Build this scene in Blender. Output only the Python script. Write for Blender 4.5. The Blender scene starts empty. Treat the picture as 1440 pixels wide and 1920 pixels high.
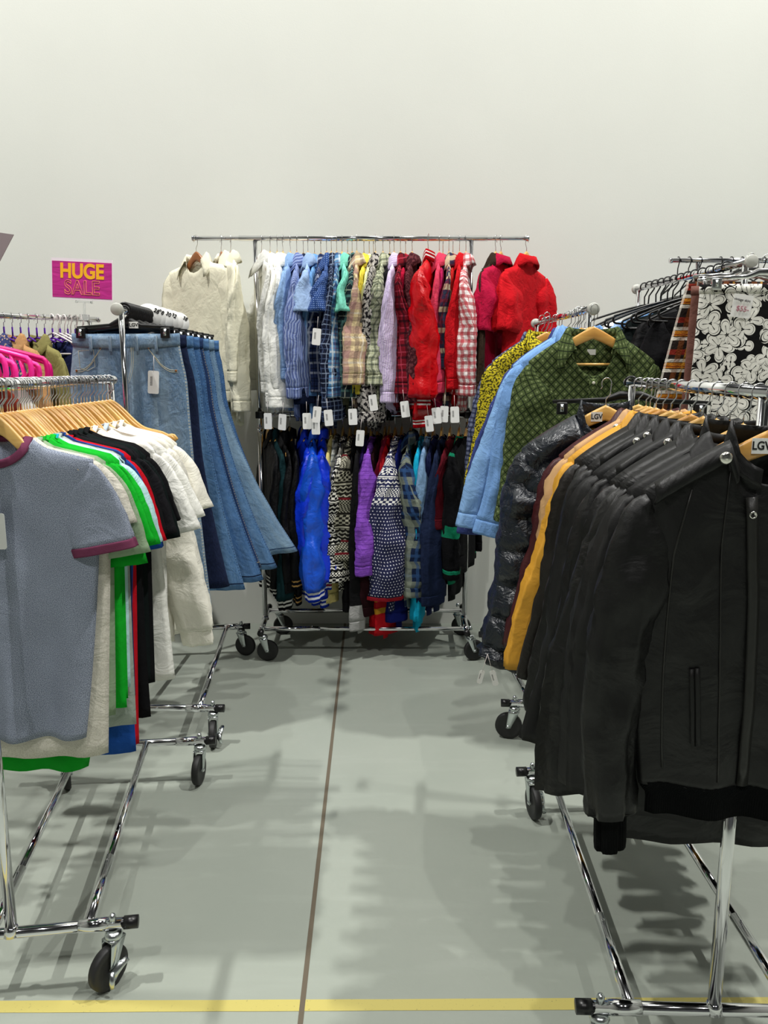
import bpy, math, random
import numpy as np
from mathutils import Vector, Matrix, noise
PI = math.pi
sc = bpy.context.scene
COL = sc.collection
random.seed(7)

# ------------------------------------------------------------------ camera
CAMH, FPX, PITCH = 1.5, 1500.0, math.radians(10.2)
SP, CP = math.sin(PITCH), math.cos(PITCH)
def ray(px, py):
    u, v = (px - 720) / FPX, (py - 960) / FPX
    return u, CP - v * SP, -SP - v * CP
def PD(px, py, D):
    a, b, c = ray(px, py); t = D / b
    return Vector((a * t, D, CAMH + c * t))
def PZ(px, py, z):
    a, b, c = ray(px, py); t = (z - CAMH) / c
    return Vector((a * t, b * t, z))
cd = bpy.data.cameras.new('camera'); cam = bpy.data.objects.new('camera', cd); COL.objects.link(cam)
cam.location = (0, 0, CAMH); cam.rotation_euler = (PI / 2 - PITCH, 0, 0)
cd.sensor_fit = 'VERTICAL'; cd.sensor_height = 24; cd.lens = FPX / 1920 * 24; cd.clip_start = .05
sc.camera = cam
sc.view_settings.view_transform = 'Standard'; sc.view_settings.look = 'None'
sc.view_settings.gamma = 1; sc.view_settings.use_curve_mapping = False

# ------------------------------------------------------------------ materials
def lin(c):
    if isinstance(c, str):
        c = [int(c[i:i + 2], 16) / 255 for i in (0, 2, 4)]
        c = [x / 12.92 if x <= .04045 else ((x + .055) / 1.055) ** 2.4 for x in c]
    return (c[0], c[1], c[2], 1)
class NT:
    def __init__(s, name):
        s.m = bpy.data.materials.new(name); s.m.use_nodes = True
        s.t = s.m.node_tree; s.b = s.t.nodes['Principled BSDF']
    def n(s, typ, **k):
        x = s.t.nodes.new(typ)
        for a, v in k.items(): setattr(x, a, v)
        return x
    def set(s, sock, v):
        if isinstance(v, bpy.types.NodeSocket): s.t.links.new(v, sock)
        else: sock.default_value = v
    def math(s, op, a, b=0.0, c=None):
        x = s.n('ShaderNodeMath', operation=op); s.set(x.inputs[0], a); s.set(x.inputs[1], b)
        if c is not None: s.set(x.inputs[2], c)
        return x.outputs[0]
    def uv(s, name='m'):
        return s.n('ShaderNodeUVMap', uv_map=name).outputs[0]
    def xy(s, vec):
        x = s.n('ShaderNodeSeparateXYZ'); s.set(x.inputs[0], vec); return x.outputs
    def mix(s, f, a, b):
        x = s.n('ShaderNodeMix', data_type='RGBA')
        s.set(x.inputs[0], f); s.set(x.inputs[6], a if isinstance(a, bpy.types.NodeSocket) else lin(a)); s.set(x.inputs[7], b if isinstance(b, bpy.types.NodeSocket) else lin(b))
        return x.outputs[2]
    def band(s, coord, period, lo, hi):
        f = s.math('FRACT', s.math('DIVIDE', s.math('ADD', coord, 50.0), period))
        return s.math('MULTIPLY', s.math('GREATER_THAN', f, lo), s.math('LESS_THAN', f, hi))
    def noise(s, vec, scale, detail=2, rough=.5, dist=0):
        x = s.n('ShaderNodeTexNoise'); s.set(x.inputs['Vector'], vec); x.inputs['Scale'].default_value = scale
        x.inputs['Detail'].default_value = detail; x.inputs['Roughness'].default_value = rough; x.inputs['Distortion'].default_value = dist
        return x.outputs[0]
    def ramp(s, f, lo, hi):
        x = s.n('ShaderNodeMapRange'); s.set(x.inputs[0], f); x.inputs[1].default_value = lo; x.inputs[2].default_value = hi
        return x.outputs[0]
    def scale(s, vec, sx, sy, sz=1):
        x = s.n('ShaderNodeVectorMath', operation='MULTIPLY'); s.set(x.inputs[0], vec); x.inputs[1].default_value = (sx, sy, sz)
        return x.outputs[0]
    def bump(s, h, strength, dist=.01, prev=None):
        x = s.n('ShaderNodeBump'); s.set(x.inputs['Height'], h); x.inputs['Strength'].default_value = strength; x.inputs['Distance'].default_value = dist
        if prev: s.t.links.new(prev, x.inputs['Normal'])
        return x.outputs[0]
CACHE = {}
def plain(name, col, rough=.5, metal=0, spec=.5, **k):
    if name in CACHE: return CACHE[name]
    t = NT(name); b = t.b
    b.inputs['Base Color'].default_value = lin(col); b.inputs['Roughness'].default_value = rough
    b.inputs['Metallic'].default_value = metal; b.inputs['Specular IOR Level'].default_value = spec
    for a, v in k.items(): b.inputs[a.replace('_', ' ')].default_value = v
    CACHE[name] = t.m; return t.m
def fabric(name, col, pat=None, rough=.9, crinkle=.35, cscale=16, weave=.15, sheen=.0, spec=.15, var=.12):
    if name in CACHE: return CACHE[name]
    t = NT(name); b = t.b; uv = t.uv()
    c = pat(t, uv, lin(col)) if pat else lin(col)
    if var:
        f = t.ramp(t.noise(uv, 9, 3), .3, .7)
        dark = t.n('ShaderNodeMix', data_type='RGBA', blend_type='MULTIPLY')
        t.set(dark.inputs[0], 1.0); t.set(dark.inputs[6], c)
        k = t.n('ShaderNodeMix', data_type='RGBA'); t.set(k.inputs[0], f); k.inputs[6].default_value = (1 - var,) * 3 + (1,); k.inputs[7].default_value = (1, 1, 1, 1)
        t.set(dark.inputs[7], k.outputs[2]); c = dark.outputs[2]
    t.set(b.inputs['Base Color'], c)
    b.inputs['Roughness'].default_value = rough; b.inputs['Specular IOR Level'].default_value = spec
    if sheen: b.inputs['Sheen Weight'].default_value = sheen
    nrm = None
    if crinkle: nrm = t.bump(t.noise(uv, cscale, 4, .55, .6), crinkle, .03)
    if weave: nrm = t.bump(t.noise(uv, 420, 1), weave, .002, nrm)
    if nrm: t.t.links.new(nrm, b.inputs['Normal'])
    CACHE[name] = t.m; return t.m
# patterns: each returns a function (t, uv, base) -> colour socket
def plaid(hs, vs=None, period=.09, vp=None):
    """hs / vs: (lo, hi, colour, strength) bands of one repeat, across and along."""
    def f(t, uv, base):
        x, y, _ = t.xy(uv); c = base
        for coord, bands, per in ((y, hs, period), (x, vs if vs is not None else hs, vp or period)):
            for lo, hi, col, st in bands:
                c = t.mix(t.math('MULTIPLY', t.band(coord, per, lo, hi), st), c, col)
        return c
    return f
def stripes(bands, period=.02, axis=0):
    def f(t, uv, base):
        o = t.xy(uv); c = base
        for lo, hi, col, st in bands: c = t.mix(t.math('MULTIPLY', t.band(o[axis], period, lo, hi), st), c, col)
        return c
    return f
def speck(col, scale=600, lo=.45, hi=.6, amt=1.0, detail=2):
    def f(t, uv, base): return t.mix(t.math('MULTIPLY', t.ramp(t.noise(uv, scale, detail), lo, hi), amt), base, col)
    return f
def cells(col, scale=90, cut=.3, feature='F1'):
    def f(t, uv, base):
        x = t.n('ShaderNodeTexVoronoi', feature=feature); t.set(x.inputs['Vector'], uv); x.inputs['Scale'].default_value = scale
        return t.mix(t.math('LESS_THAN', x.outputs['Distance'], cut), base, col)
    return f
def dots(col, per=.02, r=.25):
    def f(t, uv, base):
        x, y, _ = t.xy(uv)
        row = t.math('FLOOR', t.math('DIVIDE', y, per))
        xs = t.math('ADD', t.math('DIVIDE', x, per), t.math('MULTIPLY', row, .5))
        dx = t.math('SUBTRACT', t.math('FRACT', t.math('ADD', xs, 60)), .5); dy = t.math('SUBTRACT', t.math('FRACT', t.math('ADD', t.math('DIVIDE', y, per), 60)), .5)
        d = t.math('ADD', t.math('MULTIPLY', dx, dx), t.math('MULTIPLY', dy, dy))
        return t.mix(t.math('LESS_THAN', d, r * r), base, col)
    return f
def diamond(line, mid, per=.047):
    def f(t, uv, base):
        x, y, _ = t.xy(uv)
        a = t.math('ADD', x, y); b = t.math('SUBTRACT', x, y)
        g = t.math('MAXIMUM', t.band(a, per, 0, .13), t.band(b, per, 0, .13))
        c = t.mix(g, base, line)
        fa = t.math('ABSOLUTE', t.math('SUBTRACT', t.math('FRACT', t.math('DIVIDE', t.math('ADD', a, 50), per)), .58))
        fb = t.math('ABSOLUTE', t.math('SUBTRACT', t.math('FRACT', t.math('DIVIDE', t.math('ADD', b, 50), per)), .58))
        d = t.math('MULTIPLY', fa, fb)
        r = t.math('MAXIMUM', fa, fb)
        ring = t.math('MULTIPLY', t.math('LESS_THAN', d, .006), t.math('LESS_THAN', r, .24))
        return t.mix(t.math('MULTIPLY', ring, .8), c, mid)
    return f
def nordic(light, red=None, per=.2):
    """knitted rows: bands of checks, zigzags, dots and lines, repeating down the garment."""
    def f(t, uv, base):
        x, y, _ = t.xy(uv)
        q = t.math('FRACT', t.math('DIVIDE', t.math('ADD', y, 50), per))
        def cell(w, h, ph=0):
            a = t.band(x, w, 0, .5); b = t.band(y, h, 0, .5)
            return t.math('ABSOLUTE', t.math('SUBTRACT', a, b))
        zz = t.math('ABSOLUTE', t.math('SUBTRACT', t.math('FRACT', t.math('DIVIDE', t.math('ADD', x, 50), .03)), .5))
        zig = t.math('LESS_THAN', t.math('ABSOLUTE', t.math('SUBTRACT', t.math('FRACT', t.math('DIVIDE', t.math('ADD', y, 50), .022)), zz)), .2)
        def rng(lo, hi): return t.math('MULTIPLY', t.math('GREATER_THAN', q, lo), t.math('LESS_THAN', q, hi))
        m = t.math('MULTIPLY', rng(.0, .3), cell(.016, .016))
        m = t.math('ADD', m, t.math('MULTIPLY', rng(.34, .62), zig))
        m = t.math('ADD', m, rng(.64, .68)); m = t.math('ADD', m, t.math('MULTIPLY', rng(.72, .95), cell(.034, .024)))
        c = t.mix(t.math('MINIMUM', m, 1.0), base, light)
        if red: c = t.mix(rng(.3, .35), c, red)
        return c
    return f
def floral(scale=11, ink='101010', paper='E9E8DF'):
    def f(t, uv, base):
        c = base
        for k, (scl, R, n, drop) in enumerate(((scale * 1.9, .44, 1.0, .2), (scale * 1.35, .40, 1.0, .3), (scale * 1.1, .46, 2.5, .12), (scale * 1.25, .42, 1.5, .5))):
            mp = t.n('ShaderNodeMapping'); t.set(mp.inputs[0], uv); mp.inputs['Location'].default_value = (k * .37, k * .71, 0)
            vo = t.n('ShaderNodeTexVoronoi'); vo.voronoi_dimensions = '2D'; t.set(vo.inputs['Vector'], mp.outputs[0]); vo.inputs['Scale'].default_value = scl; vo.inputs['Randomness'].default_value = .9
            ps = t.n('ShaderNodeVectorMath', operation='SUBTRACT'); t.set(ps.inputs[0], mp.outputs[0]); t.set(ps.inputs[1], vo.outputs['Position'])
            x, y, _ = t.xy(ps.outputs[0])
            rnd = t.n('ShaderNodeSeparateColor'); t.set(rnd.inputs[0], vo.outputs['Color'])
            th = t.math('ADD', t.math('ARCTAN2', y, x), t.math('MULTIPLY', rnd.outputs[0], 6.28))
            r = t.math('MULTIPLY', t.math('SQRT', t.math('ADD', t.math('MULTIPLY', x, x), t.math('MULTIPLY', y, y))), scl)
            pet = t.math('ADD', .22, t.math('MULTIPLY', .78, t.math('POWER', t.math('ABSOLUTE', t.math('COSINE', t.math('MULTIPLY', th, n))), .8)))
            q = t.math('ADD', t.math('DIVIDE', r, t.math('MULTIPLY', pet, R * 1.25)), t.math('MULTIPLY', t.math('LESS_THAN', rnd.outputs[1], drop), 9.0))
            c = t.mix(t.math('LESS_THAN', q, 1.12), c, ink)
            c = t.mix(t.math('LESS_THAN', q, 1.0), c, paper)
            edge = t.math('MULTIPLY', t.math('GREATER_THAN', q, .84), t.math('LESS_THAN', q, .88))
            c = t.mix(edge, c, ink)
            vein = t.math('MULTIPLY', t.math('LESS_THAN', t.math('ABSOLUTE', t.math('SINE', t.math('MULTIPLY', th, n))), .10), t.math('LESS_THAN', q, .6))
            c = t.mix(vein, c, ink)
            c = t.mix(t.math('LESS_THAN', q, .14), c, ink)
        return c
    return f
def denim(light, wash=.5, stitch=None):
    def f(t, uv, base):
        dk = tuple(x * .55 for x in base[:3])
        c = t.mix(t.math('MULTIPLY', t.ramp(t.noise(t.scale(uv, 24, 1.1), 1, 4, .6), .42, .6), .55), base, dk)
        c = t.mix(t.math('MULTIPLY', t.ramp(t.noise(t.scale(uv, 300, 60), 1, 2), .35, .7), .4), c, light)
        c = t.mix(t.math('MULTIPLY', t.ramp(t.noise(t.scale(uv, 11, 1.6), 1, 3), .42, .68), wash), c, light)
        if stitch:
            n = t.xy(t.uv('n'))
            for a in (.205, .232):
                m = t.math('MULTIPLY', t.math('LESS_THAN', t.math('ABSOLUTE', t.math('SUBTRACT', n[0], a)), .005), t.band(n[1], .011, 0, .62))
                c = t.mix(m, c, stitch)
            c = t.mix(t.math('LESS_THAN', t.math('ABSOLUTE', t.math('SUBTRACT', n[1], .975)), .0025), c, stitch)
        return c
    return f
def leather(name, col, rough=.42, crinkle=.3, spec=.36):
    if name in CACHE: return CACHE[name]
    t = NT(name); b = t.b; uv = t.uv()
    w = t.ramp(t.noise(uv, 7, 4, .6, .8), .35, .75)
    t.set(b.inputs['Base Color'], t.mix(t.math('MULTIPLY', w, .25), lin(col), tuple(min(1, x * 1.8 + .001) for x in lin(col)[:3])))
    t.set(b.inputs['Roughness'], t.math('ADD', rough - .06, t.math('MULTIPLY', t.noise(uv, 14, 3), .16)))
    b.inputs['Specular IOR Level'].default_value = spec * 1.0
    n1 = t.bump(t.noise(uv, 8, 4, .5, .7), crinkle * 1.5, .03)
    n2 = t.bump(t.noise(uv, 380, 2), .12, .002, n1)
    t.t.links.new(n2, b.inputs['Normal']); CACHE[name] = t.m; return t.m
def ribbed(name, base, bands, rough=.95):
    """rib knit: fine vertical ribs and horizontal bands placed by the normalised height of the piece."""
    if name in CACHE: return CACHE[name]
    t = NT(name); b = t.b; n = t.xy(t.uv('n')); x = t.xy(t.uv())
    c = lin(base)
    for lo, hi, col in bands:
        c = t.mix(t.math('MULTIPLY', t.math('GREATER_THAN', n[1], lo), t.math('LESS_THAN', n[1], hi)), c, col)
    t.set(b.inputs['Base Color'], c); b.inputs['Roughness'].default_value = rough; b.inputs['Specular IOR Level'].default_value = .1
    h = t.math('SINE', t.math('MULTIPLY', x[0], 1400.0))
    t.t.links.new(t.bump(h, .5, .003), b.inputs['Normal']); CACHE[name] = t.m; return t.m
def wood(name, a, bcol):
    t = NT(name); b = t.b
    tc = t.n('ShaderNodeTexCoord').outputs['Object']
    oi = t.n('ShaderNodeObjectInfo').outputs['Random']
    ad = t.n('ShaderNodeVectorMath', operation='ADD'); t.set(ad.inputs[0], t.scale(tc, 6, 90, 60))
    cb = t.n('ShaderNodeCombineXYZ'); t.set(cb.inputs[0], t.math('MULTIPLY', oi, 40)); t.set(ad.inputs[1], cb.outputs[0])
    f = t.math('ADD', t.math('MULTIPLY', t.noise(ad.outputs[0], 1, 4, .6, .5), .7), t.math('MULTIPLY', oi, .45))
    t.set(b.inputs['Base Color'], t.mix(t.ramp(f, .25, .9), a, bcol))
    b.inputs['Roughness'].default_value = .32; b.inputs['Coat Weight'].default_value = .25; b.inputs['Coat Roughness'].default_value = .2
    return t.m
M_CHROME = plain('chrome', (.78, .78, .80), .09, 1)
M_STEEL = plain('zinc_plated_steel', (.62, .66, .66), .25, 1)
M_HOOK = plain('hook_wire', (.72, .72, .72), .16, 1)
M_RUBBER = plain('black_rubber', '1A1A1A', .55)
M_WHEEL = plain('wheel_tread', '37362F', .6)
M_BLACKP = plain('black_plastic', '0B0B0C', .35)
M_CAP = plain('grey_cap', 'B9BAB2', .4)
M_PINK = plain('pink_plastic', 'FF2FA0', .35); M_PINK2 = plain('deep_pink_plastic', 'D80C78', .35)
M_PURPLE = plain('purple_felt', '5A1FA0', .9)
M_WHITEP = plain('white_plastic', 'EDE3E0', .4)
M_PAPER = plain('white_card', 'ECECE8', .7)
M_CLEAR = plain('clear_acrylic', 'F4F6F6', .05, Transmission_Weight=.9, IOR=1.3)
M_INK = plain('black_ink', '101010', .8)
M_WOOD = wood('light_wood', 'C98B3F', 'EBC06E'); M_WOOD2 = wood('brown_wood', '7A4421', 'A5683A')
M_SNAP = plain('snap_metal', (.75, .73, .68), .18, 1)
M_BUTTON = plain('pale_button', 'CFCBBB', .4); M_BUTTON2 = plain('dark_button', '221E1C', .4)
def tagmat():
    t = NT('tag_card'); n = t.xy(t.uv('n'))
    m = t.math('MULTIPLY', t.math('MULTIPLY', t.math('GREATER_THAN', n[0], .2), t.math('LESS_THAN', n[0], .42)), t.math('MULTIPLY', t.math('GREATER_THAN', n[1], .35), t.math('LESS_THAN', n[1], .75)))
    m = t.math('MULTIPLY', m, t.math('GREATER_THAN', t.noise(t.scale(t.uv('n'), 0, 60), 1, 0), .48))
    t.set(t.b.inputs['Base Color'], t.mix(m, 'EFEFEC', '3A3A3A')); t.b.inputs['Roughness'].default_value = .6
    return t.m
M_TAG = tagmat()

# ------------------------------------------------------------------ mesh builder
class MB:
    def __init__(s): s.v = []; s.f = []; s.uvm = []; s.uvn = []; s.mi = []; s.cur = 0
    def grid(s, P, cu=False, cap=(False, False), uvscale=1, xz=False):
        """P: rows x cols x 3 points; cu closes each row; cap closes the first / last row of a closed grid."""
        P = np.asarray(P, float); m, n = P.shape[:2]; o = len(s.v)
        s.v += [tuple(p) for p in P.reshape(-1, 3)]
        Q = np.concatenate([P, P[:, :1]], 1) if cu else P
        du = np.linalg.norm(np.diff(Q, axis=1), axis=2); U = np.concatenate([np.zeros((m, 1)), np.cumsum(du, 1)], 1)
        mid = U[:, -1:] * .5; U = U - mid
        dv = np.linalg.norm(np.diff(Q, axis=0), axis=2).mean(1); V = np.concatenate([[0], np.cumsum(dv)])
        nc = n if cu else n - 1
        for j in range(m - 1):
            for i in range(nc):
                k = (i + 1) % n
                s.f.append((o + j * n + i, o + j * n + k, o + (j + 1) * n + k, o + (j + 1) * n + i))
                for (a, b) in ((j, i), (j, i + 1), (j + 1, i + 1), (j + 1, i)):
                    s.uvm.append((P[a, b, 0], P[a, b, 2]) if xz else (U[a, b] * uvscale, -V[a] * uvscale)); s.uvn.append((b / nc, a / (m - 1)))
                s.mi.append(s.cur)
        for q, c in enumerate(cap):
            if c:
                r = o + (0 if q == 0 else (m - 1) * n)
                idx = [r + i for i in range(n)]
                if q == 0: idx = idx[::-1]
                s.f.append(tuple(idx)); s.mi.append(s.cur)
                for i in idx: s.uvm.append((0, 0)); s.uvn.append((0, q))
        return s
    def tube(s, path, r, n=8, cap=True, flat=1.0, up=(0, 0, 1), closed=False):
        path = [Vector(p) for p in path]; N = len(path)
        rs = r if hasattr(r, '__len__') else [r] * N
        P = []; prev = None
        for i, p in enumerate(path):
            a = path[(i - 1) % N] if closed or i > 0 else p; b = path[(i + 1) % N] if closed or i < N - 1 else p
            t = (b - a).normalized()
            if prev is None:
                u = Vector(up)
                if abs(t.dot(u)) > .95: u = Vector((1, 0, 0))
                e1 = (u - t * u.dot(t)).normalized()
            else: e1 = (prev - t * prev.dot(t)).normalized()
            prev = e1; e2 = t.cross(e1)
            P.append([p + e1 * (rs[i] * math.cos(2 * PI * k / n)) + e2 * (rs[i] * flat * math.sin(2 * PI * k / n)) for k in range(n)])
        if closed: P.append(P[0])
        return s.grid(P, True, (cap and not closed,) * 2)
    def box(s, c, h, rot=None):
        c = Vector(c); pts = []
        for z in (-1, 1):
            for x, y in ((-1, -1), (1, -1), (1, 1), (-1, 1)):
                q = Vector((x * h[0], y * h[1], z * h[2]))
                if rot is not None: q = rot @ q
                pts.append(c + q)
        return s.grid([pts[:4], pts[4:]], True, (True, True))
    def lathe(s, prof, c=(0, 0, 0), axis='z', n=20, rot=None):
        c = Vector(c); P = []
        for r, h in prof:
            row = []
            for k in range(n):
                a = 2 * PI * k / n; q = Vector((r * math.cos(a), r * math.sin(a), h))
                if axis == 'y': q = Vector((q.x, q.z, q.y))
                if axis == 'x': q = Vector((q.z, q.x, q.y))
                if rot is not None: q = rot @ q
                row.append(c + q)
            P.append(row)
        return s.grid(P, True, (prof[0][0] > 1e-5, prof[-1][0] > 1e-5))
    def mesh(s, name, mats, weld=0):
        me = bpy.data.meshes.new(name); me.from_pydata([tuple(v) for v in s.v], [], s.f); me.update()
        for nm, d in (('m', s.uvm), ('n', s.uvn)):
            l = me.uv_layers.new(name=nm); l.data.foreach_set('uv', np.asarray(d, 'f').ravel())
        for m in (mats if isinstance(mats, (list, tuple)) else [mats]): me.materials.append(m)
        me.polygons.foreach_set('material_index', s.mi); me.polygons.foreach_set('use_smooth', [True] * len(me.polygons))
        if weld:
            import bmesh
            bm = bmesh.new(); bm.from_mesh(me); bmesh.ops.remove_doubles(bm, verts=bm.verts, dist=weld); bm.to_mesh(me); bm.free()
        return me
    def build(s, name, mats, parent=None, weld=0, solid=0, flat=False, bevel=0, sub=0):
        o = bpy.data.objects.new(name, s.mesh(name, mats, weld)); COL.objects.link(o)
        if parent: o.parent = parent
        if flat: o.data.polygons.foreach_set('use_smooth', [False] * len(o.data.polygons))
        if bevel:
            md = o.modifiers.new('bevel', 'BEVEL'); md.width = bevel; md.segments = 2; md.limit_method = 'ANGLE'
        if solid:
            md = o.modifiers.new('solid', 'SOLIDIFY'); md.thickness = solid; md.offset = 0
        if sub:
            md = o.modifiers.new('sub', 'SUBSURF'); md.levels = sub; md.render_levels = sub
        return o
def empty(name, loc=(0, 0, 0), rz=0, label=None, cat=None, group=None):
    o = bpy.data.objects.new(name, None); COL.objects.link(o); o.location = loc; o.rotation_euler = (0, 0, rz); o.empty_display_size = .05
    tag(o, label, cat, group); return o
def tag(o, label=None, cat=None, group=None, kind=None):
    if label: o['label'] = label
    if cat: o['category'] = cat
    if group: o['group'] = group
    if kind: o['kind'] = kind
    return o
def copy_tree(o, parent=None):
    c = o.copy(); COL.objects.link(c); c.parent = parent
    for ch in list(o.children): copy_tree(ch, c)
    return c
def text(name, body, size, mat, parent, loc, rot=(PI / 2, 0, 0), bold=0, outline=0, ext=.0006, sx=1):
    cu = bpy.data.curves.new(name, 'FONT'); cu.body = body; cu.size = size; cu.align_x = 'CENTER'; cu.align_y = 'CENTER'
    cu.extrude = ext; cu.offset = bold
    if outline:
        cu.fill_mode = 'NONE' if hasattr(cu, 'fill_mode') else cu.fill_mode
        cu.extrude = 0; cu.bevel_depth = outline
    t = bpy.data.objects.new('tmp', cu); COL.objects.link(t)
    bpy.context.view_layer.update()
    me = bpy.data.meshes.new_from_object(t.evaluated_get(bpy.context.evaluated_depsgraph_get()))
    bpy.data.objects.remove(t)
    o = bpy.data.objects.new(name, me); COL.objects.link(o); me.materials.clear(); me.materials.append(mat)
    o.parent = parent; o.location = loc; o.rotation_euler = rot; o.scale = (sx, 1, 1)
    return o

# ------------------------------------------------------------------ the hall
def struct(name, mb, mat):
    o = mb.build(name, mat, flat=True); o['kind'] = 'structure'; return o
WALLY = 4.58
t = NT('wall_paint'); tc = t.n('ShaderNodeTexCoord').outputs['Object']
t.set(t.b.inputs['Base Color'], t.mix(t.ramp(t.noise(tc, 1.2, 4), .3, .7), 'D3D5CE', 'D8DAD3')); t.b.inputs['Roughness'].default_value = .7
t.t.links.new(t.bump(t.noise(tc, 160, 2), .06, .004), t.b.inputs['Normal']); M_WALL = t.m
t = NT('floor_coating'); tc = t.n('ShaderNodeTexCoord').outputs['Object']
c = t.mix(t.ramp(t.noise(tc, 1.6, 5, .6), .3, .7), '92998F', '999F95')
c = t.mix(t.math('MULTIPLY', t.ramp(t.noise(t.scale(tc, 1, 6), 2.0, 3), .55, .8), .18), c, 'B4BAB1')
vo = t.n('ShaderNodeTexVoronoi'); t.set(vo.inputs['Vector'], tc); vo.inputs['Scale'].default_value = 5.5
c = t.mix(t.math('MULTIPLY', t.math('LESS_THAN', vo.outputs['Distance'], .012), .8), c, '4A4A46')
t.set(t.b.inputs['Base Color'], c); t.set(t.b.inputs['Roughness'], t.math('ADD', .34, t.math('MULTIPLY', t.noise(tc, 5, 4), .16)))
t.t.links.new(t.bump(t.noise(tc, 60, 3), .05, .01), t.b.inputs['Normal']); M_FLOOR = t.m
struct('floor', MB().box((0, -2.7, -.05), (8, 7.4, .05)), M_FLOOR)
struct('wall_back', MB().box((0, WALLY + .1, 4), (8, .1, 4.0)), M_WALL)
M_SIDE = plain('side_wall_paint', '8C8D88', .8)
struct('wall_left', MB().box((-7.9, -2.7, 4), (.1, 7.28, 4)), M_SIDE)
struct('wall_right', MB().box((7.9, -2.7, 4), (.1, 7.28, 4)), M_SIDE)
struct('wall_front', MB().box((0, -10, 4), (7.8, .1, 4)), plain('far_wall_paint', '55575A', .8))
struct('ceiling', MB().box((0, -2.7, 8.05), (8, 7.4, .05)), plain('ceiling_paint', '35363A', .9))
# saw-cut joint in the slab and the painted line
def floor_strip(name, a, b, w, z, mat):
    a = Vector(a); b = Vector(b); d = (b - a).normalized(); p = Vector((-d.y, d.x, 0)) * w / 2
    N = 60; rows = []
    for i in range(N + 1):
        q = a.lerp(b, i / N); j = 1 + .07 * noise.noise((i * .7, w * 99, 0))
        rows.append([q - p * j + Vector((0, 0, z)), q + p * j + Vector((0, 0, z))])
    m = MB().grid(rows); return struct(name, m, mat)
ja, jb = PZ(640, 1232, 0), PZ(563, 1920, 0); jd = (jb - ja).normalized()
joint = floor_strip('floor_joint', ja - jd * (ja.y - WALLY) / jd.y, jb + jd * 1.2, .0125, .0012, plain('joint_sealant', '5E5546', .8))
t = NT('line_paint'); tc = t.n('ShaderNodeTexCoord').outputs['Object']
t.set(t.b.inputs['Base Color'], t.mix(t.ramp(t.noise(tc, 120, 4, .7), .62, .72), 'BDB163', '8A8454')); t.b.inputs['Roughness'].default_value = .55
ya, yb = PZ(0, 1888, 0), PZ(1440, 1881, 0); yd = (yb - ya).normalized()
floor_strip('floor_line', ya - yd * 1.5, yb + yd * 1.5, PZ(0, 1877, 0).y - PZ(0, 1899, 0).y, .0008, t.m)

# lamps: long bays under the ceiling
def bay(x, y, e, rz=0):
    l = bpy.data.lights.new('bay', 'AREA'); l.shape = 'RECTANGLE'; l.size = .09; l.size_y = .28; l.energy = e; l.color = (1, .985, .95)
    o = bpy.data.objects.new('ceiling_bay_light', l); COL.objects.link(o); o.location = (x, y, 7.6); o.rotation_euler = (0, 0, rz)
for x, y, e in ((-3.0, 1.9, 470), (3.5, 2.1, 490), (.5, 2.9, 150), (-1.6, -2.6, 220), (2.0, -2.9, 200)): bay(x, y, e)
w = bpy.data.worlds.new('world'); sc.world = w; w.use_nodes = True
w.node_tree.nodes['Background'].inputs[0].default_value = (.9, .95, 1, 1); w.node_tree.nodes['Background'].inputs[1].default_value = .3
sc.view_settings.exposure = -0.28

# ------------------------------------------------------------------ racks
TR = .0135
def caster(parent, p, ang, brake=False, R=.055):
    """part 'caster' (the fork) at tube point p, with wheel, stem nut and brake as sub-parts; ang turns the wheel about the stem."""
    z = p.z; Rm = Matrix.Rotation(ang, 3, 'Z'); base = Vector((p.x, p.y, 0))
    off = Rm @ Vector((-.022, 0, 0)); ctr = base + off + Vector((0, 0, R))
    m = MB()
    top = z - TR
    m.lathe([(.013, 0), (.020, -.004), (.022, -.012), (.020, -.018)][::-1], base + Vector((0, 0, top)), n=18)
    zt = top - .018
    for sgn in (-1, 1):
        rows = []
        for k in range(7):
            q = k / 6; zz = zt + (R - .006 - zt) * q; w = .022 * (1 - q) + .009 * q
            cx = -.022 * q
            rows.append([base + Rm @ Vector((cx + a * w, sgn * (.0155 + b), 0)) + Vector((0, 0, zz)) for a, b in ((-1, 0), (1, 0), (1, .0025), (-1, .0025))])
        m.grid(rows, True, (True, True))
    m.box(base + Vector((0, 0, zt)) , (.022, .018, .002), Rm)
    f = m.build('caster', M_STEEL, parent)
    prof = [(.006, -.012), (R * .62, -.0105), (R * .70, -.012), (R * .93, -.012), (R, -.008), (R, .008), (R * .93, .012), (R * .70, .012), (R * .62, .0105), (.006, .012)]
    wl = MB(); wl.lathe(prof, ctr, 'y', 28, Rm)
    wl.build('wheel', M_RUBBER, f)
    ax = MB(); ax.lathe([(.006, -.021), (.006, .021)], ctr, 'y', 10, Rm); ax.build('axle', M_STEEL, f)
    nu = MB(); nu.lathe([(.009, 0), (.0095, .012), (.006, .019), (.0, .021)], base + Vector((0, 0, z + TR - .002)), n=8); nu.build('stem_nut', M_STEEL, f)
    if brake:
        b = MB()
        b.tube([ctr + Rm @ Vector(q) for q in ((-.01, -.023, -.02), (-.005, -.027, .0), (.012, -.032, .014), (.03, -.036, .02))], [.008, .011, .010, .007], 10, flat=.45)
        b.tube([ctr + Rm @ Vector(q) for q in ((-.012, -.024, .004), (-.016, -.028, -.018), (-.02, -.034, -.032))], [.008, .008, .006], 8, flat=.5)
        b.build('brake_lever', M_STEEL, f)
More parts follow.
